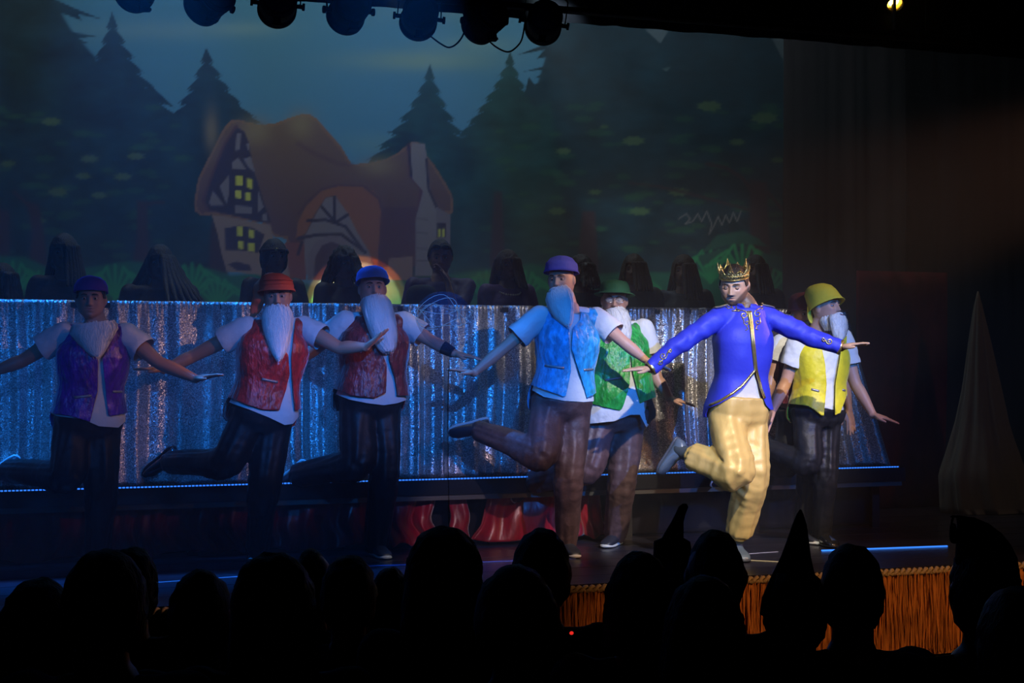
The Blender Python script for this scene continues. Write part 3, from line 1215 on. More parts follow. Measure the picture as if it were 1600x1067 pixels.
def sequin_mat(name, color):
    m = bpy.data.materials.new(name); m.use_nodes = True
    nt = m.node_tree; b = nt.nodes['Principled BSDF']
    N = nt.nodes.new; Lk = nt.links.new
    tc = N('ShaderNodeTexCoord')
    vo = N('ShaderNodeTexVoronoi'); vo.inputs['Scale'].default_value = 225
    Lk(tc.outputs['Object'], vo.inputs['Vector'])
    vo2 = N('ShaderNodeTexNoise'); vo2.inputs['Scale'].default_value = 7; vo2.inputs['Detail'].default_value = 3
    Lk(tc.outputs['Object'], vo2.inputs['Vector'])
    sep = N('ShaderNodeSeparateColor'); Lk(vo.outputs['Color'], sep.inputs[0])
    # sequin by sequin: brighter cell colours paint in the sparkle, the rest is dull netting
    mr = N('ShaderNodeMapRange'); mr.inputs[1].default_value = .0; mr.inputs[2].default_value = 1; mr.inputs[3].default_value = .28; mr.inputs[4].default_value = 1.0
    pw = N('ShaderNodeMath'); pw.operation = 'POWER'; pw.inputs[1].default_value = 2.2
    Lk(sep.outputs[0], pw.inputs[0]); Lk(pw.outputs[0], mr.inputs[0])
    vm = N('ShaderNodeVectorMath'); vm.operation = 'SCALE'; vm.inputs[0].default_value = color
    Lk(mr.outputs[0], vm.inputs['Scale']); Lk(vm.outputs[0], b.inputs['Base Color'])
    # each flake leans its own way
    geo = N('ShaderNodeNewGeometry')
    sb = N('ShaderNodeVectorMath'); sb.operation = 'SUBTRACT'; sb.inputs[1].default_value = (.5, .5, .5)
    Lk(vo.outputs['Color'], sb.inputs[0])
    sc = N('ShaderNodeVectorMath'); sc.operation = 'SCALE'; sc.inputs['Scale'].default_value = .34
    Lk(sb.outputs[0], sc.inputs[0])
    ad = N('ShaderNodeVectorMath'); ad.operation = 'ADD'
    Lk(sc.outputs[0], ad.inputs[0]); Lk(geo.outputs['Normal'], ad.inputs[1])
    nm = N('ShaderNodeVectorMath'); nm.operation = 'NORMALIZE'; Lk(ad.outputs[0], nm.inputs[0])
    Lk(nm.outputs[0], b.inputs['Normal'])
    b.inputs['Metallic'].default_value = .85
    b.inputs['Roughness'].default_value = .36
    return m


M_seq = sequin_mat('silver_sequins', (.92, .84, .80))
cv, cf = pleat_sheet(XL, XR - .40, PLAT_Z + .012, ZT, PLAT_Y + .045, .0085, 44, .056, 8.0, 3, right_flare=.36, top_amp=.5)
cur = mesh_obj('sequin_curtain', (cv, cf), M_seq)
thick(cur, .003, -1)
tag(cur, 'long shiny silver sequin curtain lit blue, hanging behind the dancers', 'curtain')

M_red = mat('red_velvet', (.24, .006, .018), .34, 0, .5, .35, bump=.5, bscale=26, stretch=(1, 1, .3), bdist=.010, var=.3, vscale=18)
sx_ = lambda px: on_y(px, 810, PLAT_Y + .09)[0]
for a_, b_, sd_, lab_ in ((XL, sx_(681), 11, 'long dark red velvet skirt hanging in folds under the left part of the riser'),
                          (sx_(700), sx_(728), 12, 'narrow strip of red velvet hanging under the riser between two black gaps'),
                          (sx_(762), sx_(936), 13, 'red velvet skirt under the riser behind the legs of the sky blue and green vests')):
    rv, rf = pleat_sheet(a_, b_, STAGE + .012, PLAT_Z - .105, PLAT_Y + .10, .008, 24, .050, 9.0, sd_, top_amp=.35, swag=1.6)
    sk = mesh_obj('riser_skirt', (rv, rf), M_red)
    thick(sk, .003, -1)
    tag(sk, lab_, 'curtain')
rv, rf = pleat_sheet(XL, 5.9, STAGE + .010, PLAT_Z - .105, PLAT_Y + .30, .03, 10, .03, 4.0, 14, top_amp=.6)
sk = mesh_obj('black_skirt', (rv, rf), mat('black_cloth', (.008, .007, .010), .9, spec=.1))
thick(sk, .003, -1)
tag(sk, 'plain black cloth closing the underside of the riser, bare at its right half', 'curtain')

# ------------------------------------------------------------ painted backdrop
BY = 12.55
NX, NZ = 600, 270
bx0, bx1 = -1.0, on_y(1225, 300, BY)[0]
bz0, bz1 = 1.9, 5.75
gx = np.linspace(bx0, bx1, NX); gz = np.linspace(bz0, bz1, NZ)
GX, GZ = np.meshgrid(gx, gz)
bv = np.stack([GX.ravel(), BY + .012 * np.sin(GX.ravel() * 4) * 0.5, GZ.ravel()], 1)
flatv = bv.copy(); flatv[:, 1] = BY
pp = proj(flatv)                      # the drawing's own sheet coordinates
C = np.zeros((len(pp), 3))
SCN = np.array([noise.noise(Vector((a * .02, b * .03, 1))) for a, b in pp[::1]])
SCF = np.array([noise.noise(Vector((a * .05, b * .10, 4))) for a, b in pp[::1]])
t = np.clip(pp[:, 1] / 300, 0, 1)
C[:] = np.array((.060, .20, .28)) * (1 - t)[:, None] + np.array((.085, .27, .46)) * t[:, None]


def cover(sd, soft=1.6):
    return np.clip(.5 - sd / soft, 0, 1)


def fill(poly, col, soft=1.6, a=1.0):
    poly = [(float(x), float(y)) for x, y in poly]
    xs = [q[0] for q in poly]; ys = [q[1] for q in poly]
    m = (pp[:, 0] > min(xs) - soft * 2) & (pp[:, 0] < max(xs) + soft * 2) & (pp[:, 1] > min(ys) - soft * 2) & (pp[:, 1] < max(ys) + soft * 2)
    if not m.any():
        return
    k = cover(sdpoly(pp[m], poly), soft)[:, None] * a
    C[m] = C[m] * (1 - k) + np.asarray(col)[None] * k


def stroke(line, wd, col, a=1.0, soft=1.6):
    xs = [q[0] for q in line]; ys = [q[1] for q in line]
    m = (pp[:, 0] > min(xs) - wd * 2 - 3) & (pp[:, 0] < max(xs) + wd * 2 + 3) & (pp[:, 1] > min(ys) - wd * 2 - 3) & (pp[:, 1] < max(ys) + wd * 2 + 3)
    d = np.full(m.sum(), 1e9)
    for i in range(len(line) - 1):
        d = np.minimum(d, segdist(pp[m], line[i], line[i + 1]))
    k = cover(d - wd / 2, soft)[:, None] * a
    C[m] = C[m] * (1 - k) + np.asarray(col)[None] * k


def blob(x, y, rx, ry, col, a=1.0):
    m = (np.abs(pp[:, 0] - x) < rx * 2.5) & (np.abs(pp[:, 1] - y) < ry * 2.5)
    k = np.exp(-((pp[m, 0] - x) / rx) ** 2 - ((pp[m, 1] - y) / ry) ** 2)[:, None] * a
    C[m] = C[m] * (1 - k) + np.asarray(col)[None] * k


def conifer(ax, ay, by, wl, wr, col, teeth=7, seed=0, pw=1.45):
    """fir with ragged drooping boughs on both sides"""
    r = random.Random(seed)

    def side(s, w):
        P = []
        for i in range(1, teeth + 1):
            u = i / teeth
            y = ay + (by - ay) * u
            o = w * (u ** pw)
            d_ = (5 + 22 * u) * r.uniform(.8, 1.2)
            P += [(ax + s * (o * .93 + 1), y - (by - ay) / teeth * .30), (ax + s * (o + d_ * .55), y + 4 * u + 2), (ax + s * (o + d_ * .15), y + 1),
                  (ax + s * (o + d_ * .35), y + 5 + 5 * u), (ax + s * (o - d_ * .25), y + 3 + 2 * u)]
        return P
    fill([(ax, ay)] + side(1, wr) + side(-1, wl)[::-1], col, 1.5)


TREE = (.008, .036, .052)
TREE2 = (.012, .058, .060)
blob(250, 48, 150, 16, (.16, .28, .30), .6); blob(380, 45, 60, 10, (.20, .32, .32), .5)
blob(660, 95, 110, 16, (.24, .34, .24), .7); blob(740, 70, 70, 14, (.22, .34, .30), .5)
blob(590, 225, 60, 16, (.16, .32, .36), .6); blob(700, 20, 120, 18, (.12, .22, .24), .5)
# dark forest masses
fill([(-60, -60), (50, -60), (85, 0), (110, 45), (150, 90), (160, 140), (300, 190), (340, 250), (340, 480), (-60, 480)], TREE, 6)
fill([(870, 30), (1240, 30), (1240, 480), (600, 480), (700, 240), (760, 190), (800, 160), (840, 130)], TREE, 4)
conifer(175, 18, 178, 72, 92, TREE, 7, 1)
conifer(322, 74, 200, 62, 86, TREE, 6, 2)
conifer(672, 100, 246, 88, 70, TREE2, 7, 3)
fill([(640, 240), (760, 200), (760, 480), (690, 480)], TREE2, 8)
conifer(797, 80, 205, 72, 60, TREE2, 7, 4)
fill([(730, 200), (860, 160), (900, 480), (700, 480)], TREE2, 8)
fill([(250, 178), (300, 185), (420, 200), (420, 330), (250, 330)], TREE, 4)
# feathered boughs reaching into the sky
for q in ([(50, 0), (70, -8), (115, 12), (160, 30), (122, 22), (128, 32), (96, 20), (60, 18)], [(80, 40), (110, 50), (152, 56), (122, 60), (140, 68), (100, 62), (130, 75), (145, 86), (110, 78), (70, 70)],
          [(900, 45), (870, 62), (808, 86), (850, 78), (838, 92), (885, 85), (930, 70)], [(930, 84), (880, 96), (818, 112), (860, 108), (835, 122), (868, 118), (830, 134), (880, 126), (850, 145), (930, 110)],
          [(232, 130), (262, 158), (272, 168), (244, 158), (268, 176), (230, 168)], [(360, 150), (385, 178), (412, 194), (380, 188), (350, 178)],
          [(640, 205), (604, 206), (632, 212), (600, 222), (630, 222), (584, 242), (640, 234), (660, 215)], [(826, 120), (846, 148), (826, 142), (846, 158), (818, 150)]):
    fill(q, TREE, 1.5)
fill([(1008, 46), (1045, 46), (1032, 68)], (.10, .14, .16)); fill([(1204, 55), (1226, 55), (1226, 98)], (.12, .16, .17))
fill([(1034, 108), (1048, 104), (1042, 112)], (.10, .16, .16))
# mottled leaves
r_ = random.Random(5)
mass = (C[:, 0] < .014)
C[mass] *= (1 + .5 * SCN[mass] + .35 * SCF[mass])[:, None]
for i in range(150):
    x = r_.choice([r_.uniform(-30, 300), r_.uniform(740, 1225), r_.uniform(860, 1225)]); y = r_.uniform(160, 400)
    w = r_.uniform(9, 22); c = (.030, .11, .06)
    pts = []
    for k in range(14):
        a = k / 14 * 2 * pi; q = w * (1 if k % 2 else .72)
        pts.append((x + q * cos(a), y + q * .32 * sin(a)))
    fill(pts, c, 3, .55)
for x, y, w in ((1108, 166, 22), (1195, 184, 24), (990, 220, 20), (1152, 222, 14), (945, 198, 8), (880, 236, 14), (192, 276, 16), (90, 300, 18), (60, 345, 14), (140, 248, 16), (212, 244, 16), (12, 256, 14), (1060, 300, 18), (1000, 330, 18), (1215, 250, 12), (870, 330, 16), (930, 300, 12), (80, 190, 18), (155, 305, 14), (130, 275, 14)):
    pts = []
    for k in range(16):
        a = k / 16 * 2 * pi; q = w * (1 if k % 2 else .7)
        pts.append((x + q * cos(a), y + q * .42 * sin(a)))
    fill(pts, (.10, .17, .07), 2.5, .75)
TR = (.050, .026, .036)
for q in ([(44, 315), (60, 320), (68, 360), (74, 420), (44, 420), (50, 370)], [(214, 314), (230, 314), (231, 360), (234, 420), (205, 420), (214, 370)], [(330, 345), (352, 345), (356, 430), (326, 430)], [(-20, 320), (14, 330), (16, 430), (-20, 430)],
          [(772, 300), (784, 300), (790, 430), (764, 430)], [(910, 330), (930, 330), (936, 430), (900, 430)], [(1172, 280), (1198, 285), (1204, 400), (1212, 430), (1160, 430), (1172, 370)]):
    fill(q, TR, 5)
stroke([(1104, 256), (1135, 262), (1160, 278), (1176, 300)], 6, TR); stroke([(985, 286), (1030, 292), (1075, 302), (1180, 330)], 5, TR, .8); stroke([(1200, 300), (1225, 330)], 5, TR)
stroke([(22, 300), (44, 320), (52, 340)], 5, TR); stroke([(230, 318), (256, 316)], 5, TR)
# undergrowth
fill([(-60, 415), (0, 400), (40, 402), (90, 425), (200, 408), (260, 412), (330, 420), (360, 430), (420, 425), (500, 450), (740, 425), (830, 412), (900, 430), (1000, 425), (1230, 430), (1230, 500), (-60, 500)], (.014, .15, .085), 6)
for cx, cy, w in ((20, 430, 60), (60, 440, 50), (180, 435, 60), (300, 430, 55), (340, 450, 50), (520, 455, 40), (760, 440, 50), (820, 440, 50), (1110, 410, 60), (1160, 400, 60), (1200, 430, 50), (1000, 440, 40), (420, 460, 40)):
    for k in range(7):
        a = pi + pi * (k + .5) / 7
        stroke([(cx, cy + 30), (cx + w * .5 * cos(a), cy + 12 + w * .55 * sin(a)), (cx + w * cos(a), cy + 22 + w * .42 * sin(a))], 5, (.03, .34, .12), .8, 3)
blob(760, 432, 40, 10, (.12, .26, .03), .7)
for q in ([(1095, 395), (1120, 368), (1160, 360), (1185, 372), (1200, 385), (1150, 380)], [(1190, 395), (1225, 400), (1232, 430), (1200, 415)], [(1090, 400), (1140, 385), (1100, 415)]):
    fill(q, (.02, .10, .075), 3)


def Z(*a):
    return [(280 + x / 3.233, 150 + y / 3.233) for x, y in a]


blob(552, 452, 60, 22, (.34, .30, .22), .9)  # pale pool of the uplight, painted into the cloth colour
ROOF = (.165, .090, .068); ROOFD = (.11, .045, .062); TIM = (.045, .026, .055); PLA = (.22, .18, .21)
roofpoly = Z((75, 540), (95, 420), (160, 290), (220, 170), (260, 125), (300, 118), (340, 130), (400, 145), (480, 140), (560, 110), (620, 92), (660, 92), (700, 120), (760, 190), (820, 260), (870, 345), (960, 340), (1040, 320), (1100, 290), (1150, 250), (1175, 230), (1210, 236), (1250, 300), (1290, 350), (1340, 430), (1380, 500), (1385, 590), (1300, 600), (1230, 600), (1140, 700), (1100, 860), (980, 900), (560, 900), (540, 720), (480, 710), (420, 640), (160, 600), (110, 605), (80, 580))
fill(roofpoly, ROOF)
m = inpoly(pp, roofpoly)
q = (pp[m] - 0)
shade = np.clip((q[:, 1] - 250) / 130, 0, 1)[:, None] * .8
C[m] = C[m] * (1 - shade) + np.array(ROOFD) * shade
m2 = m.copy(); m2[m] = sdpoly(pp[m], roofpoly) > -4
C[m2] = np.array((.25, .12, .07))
for x, y, rx, ry in ((400, 205, 25, 22), (470, 195, 22, 22), (590, 260, 28, 14), (330, 205, 10, 30)):
    blob(x, y, rx, ry, (.30, .22, .11), .7)
stroke(Z((600, 240), (680, 290), (800, 340), (870, 350)), 6, ROOFD, .7, 6)
stroke(Z((1160, 250), (1170, 400), (1225, 460), (1215, 560), (1130, 640), (1090, 780)), 7, (.12, .035, .06), .9, 4)
fill(Z((290, 155), (330, 180), (350, 230), (385, 400), (430, 540), (465, 640), (400, 635), (260, 600), (150, 575), (128, 530), (170, 400), (230, 240)), TIM)
stroke(Z((290, 150), (230, 240), (165, 400), (120, 530), (150, 580)), 4, ROOFD)
for q in (Z((290, 190), (312, 190), (306, 270), (284, 275)), Z((265, 335), (298, 312), (340, 372), (268, 366)), Z((325, 318), (362, 306), (386, 388), (352, 362)), Z((205, 455), (250, 400), (250, 500), (238, 545)),
          Z((150, 540), (170, 480), (228, 552), (160, 552)), Z((400, 480), (428, 560), (396, 590)), Z((280, 552), (368, 560), (368, 596), (284, 590)), Z((420, 600), (440, 590), (448, 632), (418, 630)), Z((340, 240), (352, 240), (356, 280), (344, 268))):
    fill(q, PLA)
YEL = (.62, .60, .07)
for q in (Z((286, 402), (322, 406), (322, 452), (286, 450)), Z((342, 416), (370, 420), (370, 470), (342, 462)), Z((284, 476), (314, 480), (314, 520), (284, 512)), Z((334, 486), (362, 490), (362, 530), (334, 526))):
    fill(q, YEL)
fill(Z((165, 602), (260, 612), (420, 645), (462, 650), (475, 720), (520, 745), (640, 745), (640, 930), (560, 930), (380, 900), (240, 885), (215, 800), (195, 700)), (.30, .20, .17))
fill(Z((535, 740), (642, 745), (640, 930), (560, 925)), (.22, .07, .06))
fill(Z((230, 668), (300, 655), (370, 665), (432, 700), (400, 792), (310, 780), (232, 778)), TIM)
for q in (Z((293, 660), (320, 662), (320, 708), (293, 704)), Z((350, 672), (378, 678), (378, 718), (350, 712)), Z((296, 730), (324, 734), (324, 774), (296, 768)), Z((348, 740), (380, 744), (380, 788), (348, 780))):
    fill(q, YEL)
fill(Z((245, 850), (290, 835), (360, 855), (365, 885), (290, 880)), TIM)
fill(Z((590, 720), (600, 640), (640, 560), (720, 480), (800, 455), (900, 452), (980, 480), (1020, 540), (1030, 650), (1010, 760), (1000, 880), (960, 800), (900, 690), (850, 600), (790, 500), (740, 510), (680, 600), (640, 690)), (.27, .10, .055))
fill(Z((630, 720), (690, 600), (740, 515), (790, 508), (850, 590), (900, 690), (960, 790), (980, 880), (640, 900)), PLA)
stroke(Z((600, 600), (640, 540), (720, 470), (800, 450), (930, 455), (1010, 520), (1030, 600)), 4, ROOFD)
for q in (Z((785, 510), (785, 640)), Z((720, 560), (790, 640)), Z((850, 600), (790, 640)), Z((650, 630), (740, 625), (840, 660), (920, 770)), Z((600, 720), (700, 700), (820, 700), (940, 790)), Z((620, 740), (600, 800))):
    stroke(q, 5, TIM)
fill(Z((650, 930), (655, 800), (690, 735), (760, 705), (830, 720), (885, 780), (905, 930)), (.20, .15, .19))
fill(Z((680, 930), (685, 820), (720, 755), (770, 735), (830, 760), (860, 820), (870, 930)), (.085, .045, .075))
fill(Z((1175, 235), (1240, 240), (1256, 330), (1268, 480), (1300, 560), (1300, 910), (1190, 910), (1195, 620), (1232, 480), (1180, 420), (1165, 330)), (.24, .20, .22))
stroke(Z((1250, 320), (1260, 470), (1300, 560)), 4, TIM); stroke(Z((1158, 245), (1172, 400)), 4, TIM)
fill(Z((1300, 560), (1372, 600), (1370, 760), (1360, 910), (1300, 910)), (.20, .16, .19))
fill(Z((1302, 640), (1350, 640), (1350, 715), (1302, 715)), TIM); fill(Z((1310, 670), (1322, 670), (1322, 710), (1310, 710)), YEL); fill(Z((1330, 670), (1342, 670), (1342, 710), (1330, 710)), YEL)
for y in (620, 690, 770, 830):
    stroke(Z((1205, y), (1255, y + 4)), 2.5, (.12, .09, .11), .7)
fill(Z((1020, 560), (1195, 560), (1195, 860), (1000, 860)), ROOFD)
fill(Z((1060, 820), (1180, 810), (1180, 930), (1040, 930)), (.28, .17, .15))
# the painter's scrawl
scr = [(1060, 342), (1072, 334), (1078, 342), (1070, 350), (1082, 346), (1090, 334), (1096, 346), (1104, 330), (1112, 350), (1108, 366), (1116, 352), (1122, 338), (1128, 352), (1134, 336), (1140, 348), (1146, 332), (1152, 346), (1158, 330)]
stroke(scr, 1.8, (.20, .18, .18), .9)
bf = [(j * NX + i, j * NX + i + 1, (j + 1) * NX + i + 1, (j + 1) * NX + i) for j in range(NZ - 1) for i in range(NX - 1)]
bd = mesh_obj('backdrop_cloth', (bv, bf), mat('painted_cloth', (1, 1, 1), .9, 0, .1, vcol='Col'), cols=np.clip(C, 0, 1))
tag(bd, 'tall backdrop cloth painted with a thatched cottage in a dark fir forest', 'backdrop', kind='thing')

# ------------------------------------------------------------ black drapes, red drape, pale gathered cloth
M_blk = mat('black_serge', (.010, .010, .014), .9, spec=.1, sheen=.1)
M_bro = mat('brown_serge', (.022, .014, .013), .9, spec=.1, sheen=.15)


def leg_cloth(name, px0, px1, Y, z0, z1, m, seed, label, amp=.05, freq=3.0):
    x0 = on_y(px0, 400, Y)[0]; x1 = on_y(px1, 400, Y)[0]
    v, f = pleat_sheet(x0, x1, z0, z1, Y, .03, 14, amp, freq, seed)
    o = mesh_obj(name, (v, f), m)
    thick(o, .003, -1)
    tag(o, label, 'curtain')
    return o


leg_cloth('black_drape', 1226, 1420, 12.3, STAGE, 6.6, M_bro, 31, 'dark drape hanging at the right edge of the painted backdrop')
leg_cloth('black_drape', 1410, 1760, 11.2, STAGE, 6.6, M_blk, 32, 'black drape hanging in the wings behind the pale gathered cloth')
M_red2 = mat('wine_cloth', (.13, .010, .014), .8, 0, .2, .3, var=.3, vscale=3)
leg_cloth('red_drape', 1338, 1478, 10.4, STAGE, on_y(1400, 424, 10.4)[2], M_red2, 33, 'dark red drape beside the right end of the shiny curtain', .045, 3.2)

# pale cloth gathered to a point and spreading to the floor
Yc = 9.9
prof = [(455, 1527, 1529), (480, 1522, 1535), (540, 1514, 1548), (600, 1507, 1560), (660, 1497, 1572), (700, 1487, 1584), (740, 1474, 1594), (790, 1476, 1606), (838, 1482, 1618)]
rings = []
for i in range(33):
    y = 455 + (838 - 455) * i / 32
    a = np.interp(y, [q[0] for q in prof], [q[1] for q in prof]); b = np.interp(y, [q[0] for q in prof], [q[2] for q in prof])
    A = on_y(a, y, Yc); B = on_y(b, y, Yc)
    c = (A + B) / 2; hw = (B[0] - A[0]) / 2
    th = np.arange(64) * 2 * pi / 64
    rr = 1 + .07 * np.sin(th * 9 + 1.5 * sin(i * .15)) + .04 * np.sin(th * 17 + 1)
    rings.append(np.stack([c[0] + np.cos(th) * hw * rr, c[1] + np.sin(th) * hw * .55 * rr, np.full(64, max(c[2], STAGE + .003))], 1))
g = Geo(); g.loft(rings)
o_ = mesh_obj('pale_cloth', g, mat('pale_linen', (.24, .19, .15), .85, spec=.1, bump=.3, bscale=30))
tag(o_, 'pale cloth gathered to a peak and spread to the floor in the right wing', 'cloth')

# black border above the stage and lighting bar
zb = on_y(1100, 52, 9.7)[2]
v, f = pleat_sheet(-4, 9.5, zb, 6.6, 9.7, .04, 8, .03, 2.0, 41, top_amp=1)
o_ = mesh_obj('border_cloth', (v, f), M_blk)
thick(o_, .003, -1)
tag(o_, 'black border cloth hanging across the top of the stage', 'curtain')

LBY = 8.75
zbar = on_y(545, -12, LBY)[2]
br = root('lighting_bar', (3, LBY, zbar), 'black lighting bar above the stage carrying the row of lamps', 'lighting bar')
g = Geo(); chain(g, [(-4, LBY, zbar), (10, LBY, zbar)], [.025, .025], 12, UP, 1, False, False)
mesh_obj('pipe', g, M_dark, br, (3, LBY, zbar))
g = Geo()
for x in np.arange(-3.5, 10, 1.9):
    chain(g, [(x, LBY, zbar), (x, LBY, 8.0)], [.006, .006], 6, (1, 0, 0), 1, False, False)
mesh_obj('hanging_cable', g, M_dark, br, (3, LBY, zbar))


def stage_lamp(label, grp=None):
    """a round spotlight seen from the back, on a yoke"""
    r = root('stage_lamp', (0, 0, 0), label, 'stage lamp', grp)
    g = Geo()
    rings = []
    for y, q in ((-.16, .02), (-.155, .05), (-.14, .082), (-.11, .104), (-.07, .112), (0, .113), (.06, .113), (.062, .122), (.10, .122), (.102, .108)):
        rings.append(ring((0, y, 0), (q, 0, 0), (0, 0, q), 32))
    g.loft(rings)
    mesh_obj('housing', g, M_lamp, r)
    g = Geo()
    for y in (-.125, -.10, -.075):
        q = .108
        rr = [ring((0, y + d, 0), (k, 0, 0), (0, 0, k), 32) for d, k in ((-.004, .09), (-.003, q + .006), (.003, q + .006), (.004, .09))]
        g.loft(rr)
    mesh_obj('cooling_fins', g, M_lamp, r)
    for sx in (-1, 1):
        g = Geo()
        chain(g, [(sx * .108, 0, .0), (sx * .150, 0, .0)], [.014, .014], 10, UP, 2, False, False)
        chain(g, [(sx * .150, 0, .0), (sx * .166, 0, .0)], [.024, .024], 10, UP, 2, False, False)
        mesh_obj('knob', g, M_lamp, r)
    g = Geo()
    box(g, (0, -.06, -.125), .045, .05, .05); box(g, (0, -.06, -.152), .062, .04, .014)
    mesh_obj('catch', g, M_lamp, r, smooth=False)
    g = Geo()
    P = [(-.138, 0, 0), (-.138, 0, .16), (-.10, 0, .20), (.10, 0, .20), (.138, 0, .16), (.138, 0, 0)]
    chain(g, P, [(.004, .016)] * 6, 8, (1, 0, .2), 2, False, False)
    mesh_obj('yoke', g, M_lamp, r)
    g = Geo(); box(g, (0, 0, .225), .05, .05, .06); chain(g, [(0, 0, .25), (0, 0, .27)], [.03, .03], 10, (1, 0, 0), 1, False)
    mesh_obj('clamp', g, M_lamp, r)
    g = Geo(); g.loft([ring((0, .103, 0), (.1, 0, 0), (0, 0, .1), 32), ring((0, .108, 0), (.04, 0, 0), (0, 0, .04), 32)])
    mesh_obj('lens', g, mat('lamp_glass', (.05, .06, .07), .1, 0, .8), r)
    return r


M_lamp = mat('lamp_paint', (.016, .013, .018), .7, .0, spec=.2)
LAB = ['stage lamp at the left end of the row, only its lower edge in view', 'round stage lamp second in the row from the left end', 'round stage lamp with side knobs, above the gap between the two left firs',
       'round stage lamp with side knobs, above the peak of the cottage roof', 'round stage lamp just left of the first hanging cable loop', 'round stage lamp hanging between the two cable loops',
       'dim stage lamp at the right end of the row beside the second cable loop']
first = None
for i, (px, py) in enumerate(((216, -18), (327, 2), (434, 7), (545, 17), (655, 28), (757, 33), (850, 36))):
    p = on_y(px, py, LBY)
    if first is None:
        first = stage_lamp(LAB[0], 'row of stage lamps')
        L = first
    else:
        L = copy_tree(first)
    L['label'] = LAB[i]
    L.location = (p[0], LBY, p[2])
    L.rotation_euler = (radians(-12 if i % 2 else -6), radians((-8, 10, 3, -2, 4, -5, 8)[i]), radians((14, 20, -6, 4, -10, 10, -16)[i]))
for pts, lab in (([(672, 56), (688, 68), (702, 74), (716, 66), (726, 48), (730, 20)], 'black cable looping below the bar, first loop from the left'),
                 ([(762, 62), (776, 74), (795, 81), (812, 68), (818, 50), (821, 25)], 'black cable looping below the bar, above the right dark fir peak')):
    g = Geo(); chain(g, [on_y(a, b, LBY - .1) for a, b in pts], [.0055] * len(pts), 8, (0, 1, 0), 6)
    tag(mesh_obj('cable', g, M_dark), lab, 'cable')

# the one lamp that faces the house, glowing yellow
gp = on_y(1398, 6, 8.4)
gl = root('glowing_lamp', gp, 'small yellow glowing lamp shining down at the top right', 'stage lamp')
Fd = unit(np.array([-.15, -.70, -.72])); A = perp(Fd, (1, 0, 0)); B = np.cross(Fd, A)
M_gold = mat('lamp_gold', (.75, .50, .08), .25, .9)
g = Geo()
rings = []
for a, q in ((-.12, .012), (-.115, .028), (-.09, .038), (-.04, .045), (0, .056), (.012, .060), (.014, .056), (0, .050), (-.03, .038)):
    rings.append(ring(gp + Fd * a, A * q, B * q, 28))
g.loft(rings, cap=False); g.f.append(tuple(range(28))[::-1])
mesh_obj('housing', g, M_gold, gl, gp)
g = Geo(); g.loft([ring(gp - Fd * .030, A * .037, B * .037, 24), ring(gp - Fd * .022, A * .030, B * .030, 24), ring(gp - Fd * .019, A * .012, B * .012, 24)])
mesh_obj('lens', g, mat('lamp_glow', (1, .8, .3), .3, emis=(1.0, .72, .18), estr=9), gl, gp)
g = Geo(); chain(g, [gp - Fd * .05, gp + UP * .12, np.array([gp[0], gp[1], 8.0])], [.012, .012, .010], 8, (1, 0, 0), 3)
mesh_obj('bracket', g, M_dark, gl, gp)

# ------------------------------------------------------------ lines taped and lit on the stage floor
M_tape = mat('white_tape', (.32, .33, .45), .5)


def strip(a, b, w, m, label, name='tape_line', cat='tape', h=.002):
    p = ground(*a, STAGE + .0005); q = ground(*b, STAGE + .0005)
    d = unit(q - p); s = np.cross(UP, d)
    g = Geo(); box(g, (p + q) / 2 + UP * h / 2, np.linalg.norm(q - p), w, h, np.array([d, s, UP]))
    return tag(mesh_obj(name, g, m, smooth=False), label, cat)


strip((236, 911), (372, 901), .022, M_tape, 'pale tape line on the stage floor near the far left audience heads')
strip((565, 885), (900, 873), .016, mat('blue_tape', (.10, .12, .36), .5), 'thin bluish tape line running across the stage floor at centre')
strip((1165, 875), (1262, 880), .022, mat('cream_tape', (.50, .46, .30), .5), 'cream tape line on the floor just right of the crowned man\'s foot')
strip((1130, 868), (1215, 862), .014, M_tape, 'short pale tape line behind the crowned man\'s standing foot')
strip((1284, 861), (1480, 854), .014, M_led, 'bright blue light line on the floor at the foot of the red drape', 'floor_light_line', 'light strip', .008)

# ------------------------------------------------------------ the dancers
M_white = mat('white_jersey', (.62, .62, .62), .8, 0, .2, bump=.3, bscale=60, bdist=.006)
M_beard = mat('white_beard', (.70, .68, .66), .75, 0, .25, .2, bump=.6, bscale=130, stretch=(1, 1, .10), bdist=.005)
M_blackpant = mat('black_satin', (.009, .009, .011), .50, 0, .30, .1, bump=.4, bscale=30, bdist=.008)
M_shoe = mat('dark_shoe', (.020, .022, .034), .45)
M_sole = mat('white_sole', (.60, .60, .58), .5)
M_flap = mat('silver_flap', (.30, .28, .28), .4, .4)


def joints(fx, fy, px):
    """px: joint -> (x, y, dd) in the photo's frame, dd metres behind the standing foot"""
    foot = ground(fx, fy)
    d0 = dep(foot)
    J = {}
    for k, (x, y, dd) in px.items():
        J[k] = pt(x, y, d0 + dd)
    return foot, d0, J


def stand(J, sd, fx, fy, h=.085):
    g_ = ground(fx, fy)
    J['an' + sd] = np.array([g_[0], g_[1], STAGE + h])


def sub(a, *names):
    return names


def flat_palms():
    return dict(palmR=(-UP, -H_F), palmL=(-UP, -H_F))


